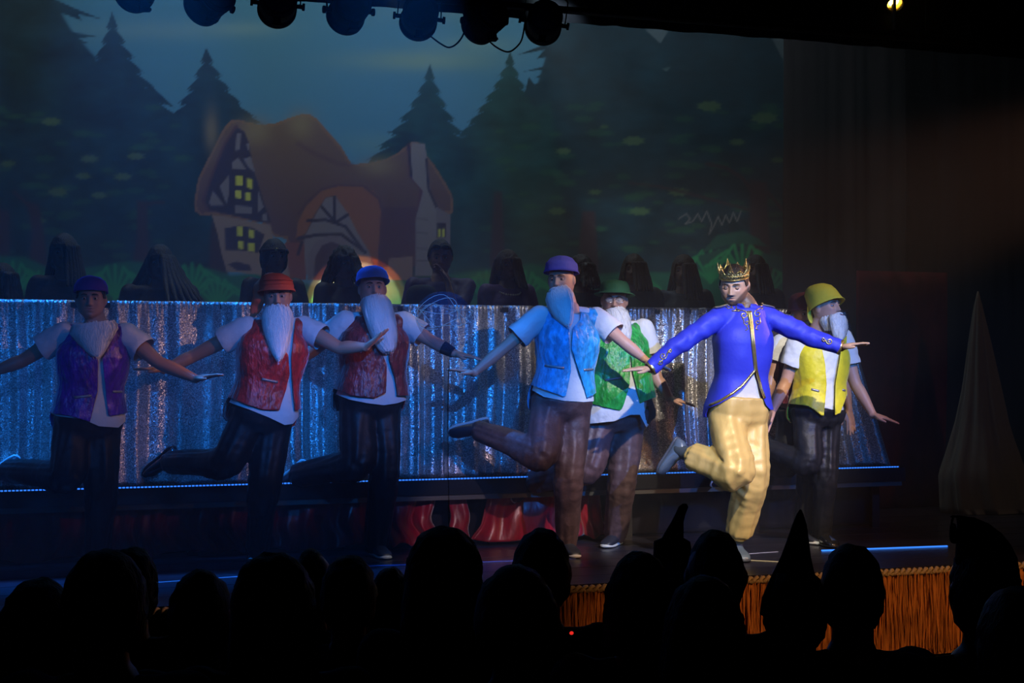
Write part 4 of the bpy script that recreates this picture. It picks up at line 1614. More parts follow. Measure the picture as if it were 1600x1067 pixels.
# ---- the crowned man
foot, d0, J = joints(1160, 880, dict(
    head=(1147, 446, 0), neck=(1168, 481, .02), shR=(1117, 500, -.05), shL=(1208, 500, .06),
    elR=(1063, 537, -.14), wrR=(1016, 576, -.18), tipR=(972, 577, -.22),
    elL=(1262, 524, .00), wrL=(1314, 543, -.05), tipL=(1352, 535, -.12),
    hipR=(1133, 645, -.01), hipL=(1172, 645, .05), knR=(1148, 736, -.20), anR=(1066, 706, .06), toeR=(1034, 762, .10),
    knL=(1174, 745, .0), anL=(1148, 850, .0), toeL=(1174, 884, -.1)))
stand(J, 'L', 1150, 872)
o = dict(J=J, base=foot, label='man in gold crown, royal blue jacket and gold satin trousers dancing on one leg', head=(-20, 15, 2),
         stubble=True, lid=.78, s=1.0, hs=1.07, voxel=.0045, skin=(.60, .36, .22), skin_name='warm', seed=1,
         hair=dict(off=.006, field=short_hair, amp=.003, name='deep_brown', col=(.010, .006, .005)),
         palmR=((-.2, .1, -1.0), -H_F), palmL=((0, 0, -1.0), -H_F), curl=9, brow=(.025, .013, .008))
P = figure(o)
rt, B = P['root'], P['base']
Fm, hc = P['Fm'], P['hc']
shirt(P, o, M_white, .004, -.06, .22, .050, .050, flare=.0, yoke=False)
M_blue = mat('royal_blue_cloth', (.034, .046, .52), .55, 0, .35, .25, bump=.25, bscale=45, bdist=.006)
M_trim = mat('gold_trim', (.62, .46, .16), .30, .85, bump=.5, bscale=150, bdist=.003)
M_lining = mat('dark_lining', (.012, .012, .03), .5)
g = Geo()
g.loft(torso_rings(J, .028, -.24, 1.08, .94, 0, .036, 36))
for sd in 'RL':
    a, e, w = J['sh' + sd], J['el' + sd], J['wr' + sd]
    chain(g, [a * .9 + J['neck'] * .1, a * .55 + e * .45, e, e * .5 + w * .5, w + unit(w - e) * .0], [.068, .064, .058, .053, .043], 22, UP, 7)
    chain(g, [J['neck'] - UP * .040, J['neck'] * .5 + a * .5 - UP * .008, a], [.056, .062, .066], 16, UP, 4)
v, f = remesh(g, .0075, 4)
N = normals(v, f)
S_, Rd_, W_ = seg_param(v, [[J['shR'], J['elR'], J['wrR']], [J['shL'], J['elL'], J['wrL']]])
arml = np.minimum(segdist(v, J['shR'], J['elR']), np.minimum(segdist(v, J['elR'], J['wrR']), np.minimum(segdist(v, J['shL'], J['elL']), segdist(v, J['elL'], J['wrL']))))
onarm = np.clip((.11 - arml) / .03, 0, 1)
D = nz(v, (10, 10, 8), 2) * .007 + nz(np.stack([Rd_[:, 0], Rd_[:, 2], S_ * 15], 1), 1.3, 8) * .009 * onarm
v = v + N * D[:, None]
for sd in 'RL':
    e, w = J['el' + sd], J['wr' + sd]
    u = unit(w - e)
    dd = (v - w) @ u; lat = np.linalg.norm(v - w - dd[:, None] * u, axis=1)
    v, f = clip(v, f, np.where((dd > -.03) & (lat < .12), -.004 - dd, 1.0))
Cc, Rr, Fr, up_ = torso_frame(J)
Cp = (J['hipR'] + J['hipL']) / 2
q = proj(v); wfr = (v - Cp) @ Fr
sc = FOC / d0
hem = np.array([(1040, 655), (1101, 650), (1106, 638), (1125, 630), (1145, 619), (1162, 606), (1174, 590), (1181, 578), (1184, 590), (1190, 612), (1197, 632), (1204, 640), (1300, 640)])
fld = (np.interp(q[:, 0], hem[:, 0], hem[:, 1]) - q[:, 1]) / sc
fld = np.where((wfr > -.02) & (q[:, 1] > 560), fld, 1.0)
fld = np.where((wfr <= -.02) & (q[:, 1] > 560), (652 - q[:, 1]) / sc, fld)
v, f = clip(v, f, fld)
q = proj(v); wfr = (v - Cp) @ Fr
dn = v - J['neck']; rad = np.linalg.norm(dn - (dn @ up_)[:, None] * up_, axis=1)
v, f = clip(v, f, np.where(dn @ up_ > -.04, rad - .066, 1.0))
f = tri_quads(f)
jk = mesh_obj('jacket', (v, f), M_blue, rt, B)
md = thick(jk, .005, -1)
bvh = BVHTree.FromPolygons([Vector(p_) for p_ in v], f)
for line in ([(1169, 486), (1172, 500), (1176, 540), (1180, 578), (1172, 588), (1160, 602), (1145, 614), (1127, 625), (1109, 633)],
             [(1172.5, 486), (1174.5, 500), (1178.5, 540), (1182, 578), (1185, 590), (1190, 608), (1195, 622)]):
    gg = px_tube(bvh, line, .0085, .004, 4, 8)
    if gg.v: mesh_obj('trim', gg, M_trim, jk, B)


def scroll(cx, cy, r, a0, turns, sgn, tail):
    pts = []
    for i in range(14):
        u = i / 13
        a = a0 + sgn * turns * 2 * pi * u
        pts.append((cx + r * (1 - .75 * u) * cos(a), cy + r * (1 - .75 * u) * sin(a)))
    return tail + pts


emb = [scroll(1162, 492, 6.5, -1.2, 1.1, 1, [(1150, 483)]), scroll(1167, 504, 5, -2.6, 1.1, -1, [(1160, 497)]), scroll(1146, 480, 6, 2.0, 1.1, -1, [(1156, 486)]), scroll(1138, 478, 4.5, .5, 1.0, 1, [(1146, 474)]),
       scroll(1184, 490, 6, -1.9, 1.1, -1, [(1190, 480)]), scroll(1184, 503, 4.5, -.5, 1.1, 1, [(1187, 496)]), scroll(1189, 476, 6, 2.2, 1.0, 1, [(1180, 480)]),
       [(1166, 508), (1169, 514), (1165, 516)], [(1183, 508), (1181, 514), (1185, 515)], [(1130, 476), (1136, 470), (1143, 473)], [(1192, 470), (1197, 475), (1190, 483)],
       scroll(1036, 556, 5.5, .4, 1.2, 1, [(1044, 549)]), scroll(1032, 566, 4, 2.6, 1.1, -1, [(1038, 560)]), scroll(1046, 548, 3.5, -1.0, 1.0, 1, [(1042, 553)]),
       scroll(1296, 533, 5, 2.4, 1.2, -1, [(1288, 530)]), scroll(1287, 530, 3.5, .4, 1.0, 1, [(1292, 534)])]
for e_ in emb:
    gg = px_tube(bvh, e_, .0033, .003, 3, 6)
    if gg.v: mesh_obj('embroidery', gg, M_trim, jk, B)
# collar, epaulettes, gold cuffs
g = Geo(); R_ = []
ncx = unit(hc - Fm[2] * .05 - J['neck'])
for z_, q_ in ((-.030, .078), (-.014, .076), (.010, .074), (.034, .074)):
    R_.append(ring(J['neck'] + ncx * z_ + Fr * .004, Rr * q_, Fr * q_ * 1.02, 40))
g.loft(R_, cap=False)
cv_, cf_ = g.arr(); qq = proj(cv_); wf = (cv_ - J['neck']) @ Fr
cv_, cf_ = clip(cv_, cf_, np.where(wf > 0, np.abs(qq[:, 0] - 1169) / sc - .006 - np.clip((cv_ - J['neck']) @ ncx, 0, 1) * .6, .1))
c_o = mesh_obj('collar', (cv_, tri_quads(cf_)), M_blue, jk, B); thick(c_o, .004)
g = Geo()
pr_ = [p_ for p_ in R_[3]]
pr_ = [p_ for p_ in pr_ if not (abs(proj(p_)[0] - 1169) / sc < .017 and (p_ - J['neck']) @ Fr > 0)]
# start the run of points at the gap
fr_ = [k_ for k_ in range(len(pr_)) if np.linalg.norm(pr_[k_] - pr_[k_ - 1]) > .018]
if fr_:
    pr_ = pr_[fr_[0]:] + pr_[:fr_[0]]
chain(g, pr_, [.0035] * len(pr_), 6, UP, 1)
mesh_obj('collar_trim', g, M_trim, c_o, B)
for sd, s_ in (('R', -1), ('L', 1)):
    a = J['sh' + sd]; n_ = J['neck']
    g = Geo()
    pts = []
    for t in (.0, .14, .28, .42):
        q_ = a * (1 - t) + n_ * t
        h_ = bvh.ray_cast(Vector(q_ + UP * .3), Vector((0, 0, -1)))[0]
        pts.append(np.array(h_) + UP * .004 if h_ is not None else q_ + UP * .07)
    chain(g, pts, [(.030, .006), (.028, .006), (.022, .006), (.016, .006)], 12, np.cross(unit(n_ - a), UP), 5)
    ep = mesh_obj('epaulette', g, mat('epaulette_cloth', (.10, .09, .16), .5, .2), jk, B)
    g = Geo(); chain(g, [p + UP * .006 for p in pts], [(.012, .003)] * 4, 8, np.cross(unit(n_ - a), UP), 4)
    ball(g, pts[3] + UP * .010, (.008, .008, .006), 2)
    mesh_obj('braid', g, M_trim, ep, B)
    e, w = J['el' + sd], J['wr' + sd]; u = unit(w - e)
    g = Geo()
    r0 = perp(u, UP); r1 = np.cross(u, r0)
    g.loft([ring(w + u * x_, r0 * q_, r1 * q_, 24) for x_, q_ in ((-.012, .0465), (-.002, .0475), (.006, .0455), (.004, .040), (-.008, .040))], cap=False)
    mesh_obj('cuff', g, M_trim, jk, B)
# trousers
M_goldsat = mat('gold_satin', (.62, .43, .13), .46, .12, .4, .25, bump=.3, bscale=22, stretch=(1, 1, .4), bdist=.010)
v, f = pants_geo(J, .012, .108, .104, .095, .050, .60, .0085, .014, 4, .98, gather=True, lowR=.80, lowL=.83, pleat=6)
tr = mesh_obj('trousers', (v, f), M_goldsat, rt, B)
for sd, low in (('R', .82), ('L', .85)):
    k, a = J['kn' + sd], J['an' + sd]
    c = k + (a - k) * low; u = unit(a - k); r0 = perp(u, (1, 0, 0)); r1 = np.cross(u, r0)
    g = Geo(); g.loft([ring(c + u * x_, r0 * q_, r1 * q_, 28) for x_, q_ in ((-.02, .052), (-.01, .058), (0, .055), (.012, .060), (.018, .050))])
    cv_, cf_ = g.arr(); cv_ += normals(cv_, cf_) * (nz(cv_, 60, 3) * .006)[:, None]
    mesh_obj('cuff', (cv_, cf_), M_goldsat, tr, B)
P['flat'] = 'L'
shoes(P, mat('slate_satin', (.10, .14, .19), .35, .15, bump=.3, bscale=30), mat('slate_sole', (.05, .06, .08), .5), dict(R=J['toeR'], L=ground(1186, 889)), sock=mat('slate_sock', (.035, .05, .06), .8), length=.26)
# crown
cr_up = unit(Fm[2] + UP * .0)
cc = hc + Fm[2] * .052 + Fm[1] * -.002
M_crown = mat('old_gold', (.55, .44, .16), .32, .95, bump=.7, bscale=110, bdist=.004)
g = Geo()
for z_, q_, t_ in ((0, 1.0, .0055), (.022, 1.01, .003), (.034, 1.02, .004)):
    Pn = [cc + Fm[2] * z_ + (Fm[0] * .087 * cos(a) + Fm[1] * .106 * sin(a)) * q_ for a in np.linspace(0, 2 * pi, 49)]
    chain(g, Pn, [t_] * 49, 6, Fm[2], 1, False, False)
# lattice band
for i in range(36):
    a = i / 36 * 2 * pi; b = (i + 1) / 36 * 2 * pi
    A = cc + (Fm[0] * .088 * cos(a) + Fm[1] * .107 * sin(a)); Bp = cc + Fm[2] * .034 + (Fm[0] * .089 * cos(b) + Fm[1] * .108 * sin(b))
    A2 = cc + Fm[2] * .034 + (Fm[0] * .089 * cos(a) + Fm[1] * .108 * sin(a)); B2 = cc + (Fm[0] * .088 * cos(b) + Fm[1] * .107 * sin(b))
    chain(g, [A, Bp], [.0028, .0028], 5, Fm[2], 1, False, False); chain(g, [A2, B2], [.0028, .0028], 5, Fm[2], 1, False, False)
crn = mesh_obj('crown', g, M_crown, rt, B)
for i in range(10):
    a0 = i / 10 * 2 * pi + pi / 2
    big = i % 2 == 0
    hgt = .115 if i == 0 else (.098 if big else .072)
    w_ = .30 if big else .24

    def cp(a, z_):
        flare = 1.02 + z_ * 1.1
        return cc + Fm[2] * z_ + (Fm[0] * .087 * cos(a) + Fm[1] * .106 * sin(a)) * flare
    g = Geo()
    for s_ in (-1, 1):
        chain(g, [cp(a0 + s_ * w_, .034), cp(a0 + s_ * w_ * .55, .050), cp(a0 + s_ * w_ * .28, hgt * .62), cp(a0, hgt)], [.0036, .0034, .003, .0014], 6, Fm[2], 4)
        chain(g, [cp(a0 + s_ * .02, .036), cp(a0 + s_ * w_ * .45, .044), cp(a0 + s_ * w_ * .30, .060), cp(a0 + s_ * .03, .056), cp(a0 + s_ * .06, .046)], [.0026] * 5, 6, Fm[2], 3)
    chain(g, [cp(a0, .034), cp(a0, hgt * .8)], [.0035, .0016], 6, Fm[1], 2)
    ball(g, cp(a0, .050), .0065, 2)
    mesh_obj('tine', g, M_crown, crn, B)

# ---- helper for the bearded dancers
def dancer(label, fx, fy, px, head, vest_mat, opening, hem, beard, hat, hat_mat, pants, toes, flaps=(), **k):
    foot, d0, J = joints(fx, fy, px)
    stand(J, 'L', *k.get('ank', (fx - 8, fy - 6)))
    o = dict(J=J, base=foot, label=label, head=head, palmR=((0, 0, -1.), -H_F), palmL=((0, 0, -1.), -H_F), curl=7, seed=fx)
    o.update(k.get('o', {}))
    P = figure(o)
    rt, B = P['root'], P['base']
    shirt(P, o, M_white, .014 if not k.get('fat') else .018, -.13, k.get('sleeve', .58), .076, .084, seed=fx % 17, flare=k.get('sflare', .03), amp=k.get('samp', .006), hem=k.get('shem'))
    vest(P, o, vest_mat, opening, hem, seed=fx % 13, flaps=flaps, flap_mat=M_flap, **k.get('vk', {}))
    if beard:
        Fm, hc, hs = P['Fm'], P['hc'], P['hs']
        mo = hc + (Fm[1] * beard.get('fy', .078) - Fm[2] * beard.get('fz', .070)) * hs
        if 'at' in beard:
            mo = pt(beard['at'][0], beard['at'][1], d0 + beard['at'][2])
        tip = pt(beard['tip'][0], beard['tip'][1], d0 + beard['tip'][2])
        bg = beard_geo(mo, tip, Fm[0], Fm[1], seed=fx, **beard.get('k', {}))
        if beard.get('mous', True):
            for sx in (-1, 1):
                chain(bg, [hc + (Fm[0] * sx * a + Fm[1] * b + Fm[2] * c) * hs for a, b, c in ((.002, .104, -.052), (.020, .101, -.057), (.040, .089, -.065), (.056, .070, -.068))],
                      [.007, .0095, .0095, .006], 10, Fm[1], 4)
            prof_ = np.array([(0, .068), (.3, .076), (.6, .072), (1, .058)])
            cenf = lambda t: hc + (Fm[1] * (.020 + .014 * t) + Fm[2] * (-.062 - .090 * t)) * hs
            dpf = lambda t: .066 * hs * (1 - .12 * max(t, 0))
            bg.loft([ring(cenf(t), Fm[0] * np.interp(t, prof_[:, 0], prof_[:, 1]) * .94 * hs, Fm[1] * dpf(t) * .95, 28) for t in np.linspace(0, 1, 8)])
            strands(bg, random.Random(fx + 1), 420, cenf, prof_ * (1, hs), dpf, Fm[0], Fm[1], -Fm[2], .25, -.02, .7, .4, .8)
        bo = mesh_obj('beard', bg, M_beard, rt, B)
        if beard.get('mous', True):
            g = Geo()
            ball(g, hc + (Fm[1] * .114 - Fm[2] * .067) * hs, np.array([.022, .009, .006]), 2, Fm)
            mesh_obj('mouth', g, mat('lips', (.16, .03, .03), .5), bo, B)
    if hat:
        hv, hf = hat_lathe(P['Fm'], P['hc'], hat, noise_amp=.0035, seed=fx, tilt=radians(k.get('tilt', 6)))
        if k.get('tail'):
            pass
        ht = mesh_obj('hat', (hv, tri_quads(hf)), hat_mat, rt, B)
        thick(ht, .004, 1)
        P['hat'] = ht
    pk = dict(off=.008, thigh=.105, knee=.085, shin=.074, cuff=.066, amp=.010, seed=fx % 11)
    pk.update(k.get('pk', {}))
    v, f = pants_geo(J, **pk)
    P['trousers'] = mesh_obj('trousers', (v, f), pants, rt, B)
    P['flat'] = 'L'
    shoes(P, k.get('shoe', M_shoe), k.get('sole', M_sole), dict(R=J['toeR'], L=ground(*toes)), length=k.get('flen', .27))
    P['d0'] = d0
    return P


def bucket(r=.094, top=.140, brim=.124, zb=.028, tilt=0.0, back=0.0):
    return [(zb - .012, brim, brim + .014, 0, 0), (zb + .006, brim - .008, brim + .006, 0, 0), (zb + .028, r + .004, r + .022, 0, -.002), (zb + .050, r, r + .018, 0, -.004), (top - .040, r - .006, r + .010, 0, -.006 - back),
            (top - .016, r - .024, r - .008, 0, -.008 - back), (top - .003, r - .052, r - .038, 0, -.01 - back), (top, r - .08, r - .07, 0, -.01 - back)]


# ---- man in the light blue vest
M_vblue = velvet('sky_blue_velvet', (.02, .34, .62), .38, .5)
M_brownpant = mat('brown_satin', (.070, .038, .038), .52, .0, .5, .3, bump=.5, bscale=26, bdist=.010, var=.25, vscale=14)
Pb = dancer('man in sky blue velvet vest, blue hat and short white beard kicking one leg back', 900, 874, dict(
    head=(877, 438, 0), neck=(887, 480, .02), shR=(842, 497, -.05), shL=(934, 499, .06),
    elR=(786, 545, -.10), wrR=(740, 583, -.16), tipR=(697, 575, -.22),
    elL=(975, 535, -.02), wrL=(1008, 562, -.02), tipL=(1040, 575, .02),
    hipR=(858, 632, -.02), hipL=(896, 632, .05), knR=(845, 708, -.14), anR=(752, 674, .12), toeR=(688, 694, .14),
    knL=(888, 745, .0), anL=(885, 850, .0)),
    (-22, 0, -2), M_vblue,
    [(846, 445), (905, 445), (908, 478), (906, 500), (895, 512), (893, 545), (901, 570), (911, 600), (918, 626), (915, 640), (876, 640), (884, 618), (892, 580), (890, 545), (889, 512), (880, 498), (866, 478)],
    [(780, 600), (826, 600), (845, 607), (868, 615), (880, 620), (888, 616), (908, 625), (925, 618), (935, 610), (960, 605)],
    dict(tip=(890, 512, -.17), k=dict(w0=.078, w1=.062, dep=.040, curve=.012, shape=[(0, .070), (.1, .082), (.4, .078), (.65, .062), (.85, .036), (1, .008)])),
    bucket(.093, .150, .108, .056), mat('royal_blue_felt', (.05, .06, .46), .8, sheen=.3, bump=.2), M_brownpant, (912, 879),
    flaps=((852, 571, 881, 575), (912, 578, 926, 577)), o=dict(skin=(.56, .31, .22), hs=1.0, lid=.42, arm=.95), shem=[(780, 600), (825, 606), (850, 620), (880, 626), (912, 628), (940, 626), (970, 620)], ank=(886, 866),
    pk=dict(off=.010, thigh=.118, knee=.100, shin=.082, cuff=.070, amp=.010), vk=dict(off=.030, flare=.02))

# ---- man in the green vest
M_vgreen = velvet('green_velvet', (.012, .30, .045), .38, .5)
M_plum = mat('plum_satin', (.085, .045, .045), .52, .0, .5, .3, bump=.5, bscale=26, bdist=.010, var=.25, vscale=14)
Pg = dancer('stout man in green velvet vest, green hat and glasses behind the light blue vest', 955, 857, dict(
    head=(960, 470, 0), neck=(962, 503, .02), shR=(920, 517, -.03), shL=(1006, 517, .02),
    elR=(885, 560, .04), wrR=(858, 590, .06), tipR=(842, 610, .06),
    elL=(1026, 590, -.08), wrL=(1046, 622, -.12), tipL=(1082, 632, -.16),
    hipR=(942, 650, -.02), hipL=(982, 650, .03), knR=(918, 728, -.10), anR=(838, 752, .14), toeR=(812, 790, .16),
    knL=(972, 750, .0), anL=(965, 845, .0)),
    (-4, 2, 2), M_vgreen,
    [(935, 470), (986, 470), (984, 505), (984, 540), (988, 580), (993, 600), (1000, 632), (997, 660), (962, 660), (975, 630), (984, 600), (984, 545), (965, 520), (945, 500)],
    [(890, 625), (915, 628), (945, 636), (968, 641), (983, 628), (1000, 630), (1013, 624), (1040, 615)],
    dict(tip=(978, 543, -.20), k=dict(w0=.076, w1=.060, dep=.036, shape=[(0, .066), (.1, .078), (.4, .078), (.7, .060), (.88, .036), (1, .008)])),
    [(.038, .135, .152, 0, 0), (.042, .128, .145, 0, 0), (.046, .100, .118, 0, 0), (.062, .097, .115, 0, 0), (.10, .092, .108, 0, 0), (.122, .080, .095, 0, 0), (.130, .05, .065, 0, 0), (.126, .02, .03, 0, 0)],
    mat('dark_green_felt', (.02, .13, .05), .8, sheen=.3, bump=.2), M_plum, (935, 860),
    flaps=((946, 594, 972, 590),), o=dict(skin=(.50, .27, .19), w=1.12, belly=.07, lid=.40), shem=[(890, 640), (920, 662), (960, 658), (985, 648), (1000, 648), (1010, 668), (1020, 655), (1050, 640)], ank=(962, 851), sleeve=.52, sflare=.055, fat=True,
    pk=dict(off=.010, thigh=.118, knee=.100, shin=.090, cuff=.082, amp=.010, w=1.1, belly=.05), vk=dict(off=.036, flare=.03))
Fm, hc = Pg['Fm'], Pg['hc']
g = Geo()
for sx in (-1, 1):
    chain(g, [hc + Fm[0] * (sx * .032 + .024 * cos(a)) + Fm[1] * (.102 - .010 * abs(cos(a))) + Fm[2] * (.003 + .017 * sin(a)) for a in np.linspace(0, 2 * pi, 21)], [.0016] * 21, 6, Fm[1], 1, False, False)
    chain(g, [hc + Fm[0] * sx * .056 + Fm[1] * .092 + Fm[2] * .006, hc + Fm[0] * sx * .080 + Fm[1] * .0 + Fm[2] * .006], [.0016] * 2, 6, UP, 2, False, False)
chain(g, [hc + Fm[0] * -.009 + Fm[1] * .106 + Fm[2] * .006, hc + Fm[0] * .009 + Fm[1] * .106 + Fm[2] * .006], [.0016] * 2, 6, UP, 2, False, False)
gl_ = mesh_obj('glasses', g, mat('wire', (.4, .4, .4), .25, .9), Pg['root'], Pg['base'])
g = Geo()
for sx in (-1, 1):
    g.loft([ring(hc + Fm[0] * sx * .032 + Fm[1] * (.0985 + k_) + Fm[2] * .003, Fm[0] * .022, Fm[2] * .015, 20) for k_ in (0, .0015)])
mesh_obj('lens', g, mat('lens_glass', (.9, .9, .9), .05, 0, .6, alpha=.18), gl_, Pg['base'])
# hat band
hv, hf = hat_lathe(Fm, hc, [(.046, .1015, .1195, 0, 0), (.062, .0995, .1175, 0, 0)], noise_amp=0)
mesh_obj('hat_band', (hv, tri_quads(hf[:-1])), mat('band', (.008, .04, .02), .7), Pg['hat'], Pg['base'])

# ---- man in the maroon vest
M_vmar = velvet('maroon_velvet', (.20, .022, .022), .36, .6)
Pm = dancer('man in dark maroon velvet vest and blue hat, black band on forearm', 592, 876, dict(
    head=(582, 452, 0), neck=(580, 490, .02), shR=(538, 505, -.05), shL=(632, 506, .06),
    elR=(492, 546, .02), wrR=(448, 572, .05), tipR=(412, 585, .06),
    elL=(674, 533, .02), wrL=(712, 553, -.02), tipL=(740, 558, -.06),
    hipR=(560, 630, -.02), hipL=(597, 630, .05), knR=(556, 722, -.10), anR=(470, 742, .20), toeR=(438, 772, .24),
    knL=(600, 745, .0), anL=(592, 850, .0)),
    (14, -6, 0), M_vmar,
    [(548, 440), (612, 440), (612, 480), (610, 520), (608, 560), (617, 590), (624, 640), (598, 640), (603, 610), (604, 570), (590, 535), (574, 505), (562, 485)],
    [(480, 600), (519, 606), (550, 618), (585, 622), (606, 612), (620, 618), (640, 618), (655, 604), (700, 600)],
    dict(tip=(609, 556, -.20), k=dict(w0=.082, w1=.070, dep=.042, curve=.012, n=640, shape=[(0, .072), (.1, .086), (.45, .084), (.7, .072), (.9, .048), (1, .012)])),
    [(.040, .105, .138, 0, .014), (.044, .100, .130, 0, .012), (.050, .096, .114, 0, 0), (.075, .096, .112, 0, 0), (.105, .088, .102, 0, -.004), (.128, .068, .08, 0, -.006), (.140, .035, .045, 0, -.006), (.142, .01, .012, 0, -.006)],
    mat('bright_blue_felt', (.03, .17, .62), .8, sheen=.3, bump=.2), M_blackpant, (622, 881),
    flaps=((636, 588, 646, 588),), o=dict(skin=(.50, .27, .20), w=1.06, belly=.02, lid=.40), shem=[(490, 606), (520, 614), (545, 624), (575, 630), (600, 633), (620, 630), (650, 620)], ank=(588, 868), sleeve=.60, sflare=.035,
    pk=dict(off=.010, thigh=.120, knee=.098, shin=.088, cuff=.080, amp=.011, w=1.05), vk=dict(off=.036, flare=.035))
a, b = Pm['J']['elL'], Pm['J']['wrL']
g = Geo(); chain(g, [a * .52 + b * .48, a * .10 + b * .90], [.0425, .034], 18, UP, 5, False)
mesh_obj('wristband', g, mat('black_knit', (.014, .010, .012), .8), Pm['root'], Pm['base'])

# ---- man in the bright red vest
M_vred = velvet('scarlet_velvet', (.50, .022, .018), .38, .6)
M_orange = mat('orange_red_knit', (.80, .11, .045), .75, sheen=.3, bump=.3, bscale=40)
Pr = dancer('man in scarlet velvet vest and orange-red cap with long white beard', 410, 886, dict(
    head=(433, 463, 0), neck=(430, 497, .02), shR=(384, 514, -.05), shL=(478, 514, .05),
    elR=(304, 555, -.02), wrR=(256, 578, -.08), tipR=(212, 575, -.14),
    elL=(530, 543, -.02), wrL=(572, 542, -.10), tipL=(600, 520, -.14),
    hipR=(392, 650, -.02), hipL=(428, 650, .05), knR=(352, 722, -.06), anR=(268, 722, .16), toeR=(236, 752, .20),
    knL=(412, 765, .0), anL=(410, 865, .0)),
    (8, 4, -2), M_vred,
    [(402, 450), (464, 450), (463, 492), (458, 530), (455, 560), (456, 590), (458, 610), (462, 660), (430, 660), (446, 610), (452, 585), (450, 555), (434, 530), (418, 505)],
    [(330, 612), (361, 622), (385, 632), (410, 640), (436, 641), (446, 622), (462, 642), (484, 632), (520, 622)],
    dict(tip=(436, 567, -.20), k=dict(w0=.082, w1=.062, dep=.042, n=700, shape=[(0, .072), (.1, .086), (.4, .080), (.65, .058), (.85, .034), (1, .008)])),
    [(.026, .110, .138, 0, .014), (.032, .109, .134, 0, .012), (.046, .100, .118, 0, .002), (.060, .100, .116, 0, 0), (.088, .096, .110, .004, -.002), (.115, .080, .092, .010, -.006), (.132, .052, .062, .014, -.010), (.138, .02, .025, .016, -.01)],
    M_orange, M_blackpant, (385, 893),
    flaps=((409, 592, 434, 597), (471, 600, 477, 600)), o=dict(skin=(.46, .24, .17), w=1.04, lid=.40, palmL=((-.3, 0, 1.0), UP)), shem=[(340, 620), (362, 630), (390, 640), (420, 652), (445, 664), (458, 662), (472, 645), (500, 640)], ank=(402, 876), sleeve=.42, sflare=.035,
    pk=dict(off=.010, thigh=.115, knee=.092, shin=.078, cuff=.070, amp=.010), vk=dict(off=.034, flare=.03), shoe=mat('black_gloss', (.01, .01, .012), .15), sole=M_dark)
Fm, hc = Pr['Fm'], Pr['hc']
g = Geo()
chain(g, [hc + Fm[2] * .085 - Fm[1] * .05 + Fm[0] * .03, hc + Fm[2] * .06 - Fm[1] * .04 + Fm[0] * .085, hc + Fm[2] * -.0 + Fm[1] * .0 + Fm[0] * .105, hc - Fm[2] * .06 - Fm[1] * .02 + Fm[0] * .125, hc - Fm[2] * .125 - Fm[1] * .01 + Fm[0] * .16],
      [(.06, .06), (.05, .035), (.042, .022), (.034, .016), (.012, .008)], 18, Fm[0], 6)
v, f = g.arr(); v += normals(v, f) * (nz(v, 30, 2) * .006)[:, None]
mesh_obj('hat_tail', (v, f), M_orange, Pr['hat'], Pr['base'])
for z_, k_ in ((.068, .985), (.092, .95)):
    g = Geo(); chain(g, [hc + Fm[2] * (z_ + .012 * sin(a * 1.0)) + Fm[0] * .100 * k_ * cos(a) + Fm[1] * .117 * k_ * sin(a) for a in np.linspace(.1, pi, 16)], [.004] * 16, 6, UP, 1)
    mesh_obj('fold', g, M_orange, Pr['hat'], Pr['base'])

# ---- man in the purple vest
M_vpur = velvet('purple_velvet', (.075, .008, .30), .36, .5)
Pp = dancer('man in dark purple vest at the far left with white beard pulled under his chin', 160, 897, dict(
    head=(142, 468, 0), neck=(150, 505, .02), shR=(97, 524, -.05), shL=(198, 524, .06),
    elR=(38, 562, -.06), wrR=(-12, 582, -.12), tipR=(-54, 578, -.16),
    elL=(248, 566, .0), wrL=(306, 592, -.06), tipL=(358, 581, -.12),
    hipR=(118, 660, -.02), hipL=(158, 660, .05), knR=(102, 742, -.10), anR=(16, 736, .18), toeR=(-20, 760, .2),
    knL=(158, 770, .0), anL=(156, 875, .0)),
    (12, 0, 0), M_vpur,
    [(106, 470), (172, 470), (178, 505), (172, 535), (160, 560), (164, 600), (170, 660), (140, 660), (152, 612), (153, 562), (138, 540), (120, 515)],
    [(50, 640), (78, 645), (110, 650), (145, 660), (158, 642), (172, 650), (200, 645), (230, 640)],
    dict(at=(146, 506, -.13), tip=(152, 560, -.18), mous=False, k=dict(w0=.12, w1=.08, dep=.03, curve=.02, shape=[(0, .12), (.25, .12), (.5, .09), (.8, .05), (1, .015)])),
    [(.040, .094, .112, 0, -.004), (.052, .092, .110, 0, -.004), (.08, .090, .106, 0, -.006), (.11, .076, .09, 0, -.01), (.128, .05, .06, 0, -.012), (.136, .02, .025, 0, -.012)],
    mat('purple_felt', (.09, .02, .30), .8, sheen=.3, bump=.2), M_blackpant, (175, 903),
    flaps=((116, 621, 143, 618), (176, 612, 190, 612)), o=dict(skin=(.42, .22, .16), lid=.40, hair=dict(off=.007, field=short_hair, amp=.003, name='black', col=(.012, .009, .009))), shem=[(60, 640), (90, 650), (130, 655), (155, 666), (185, 668), (200, 655), (230, 650)], ank=(152, 890), sleeve=.5, sflare=.035,
    pk=dict(off=.010, thigh=.115, knee=.095, shin=.080, cuff=.072, amp=.010), vk=dict(off=.034, flare=.02))

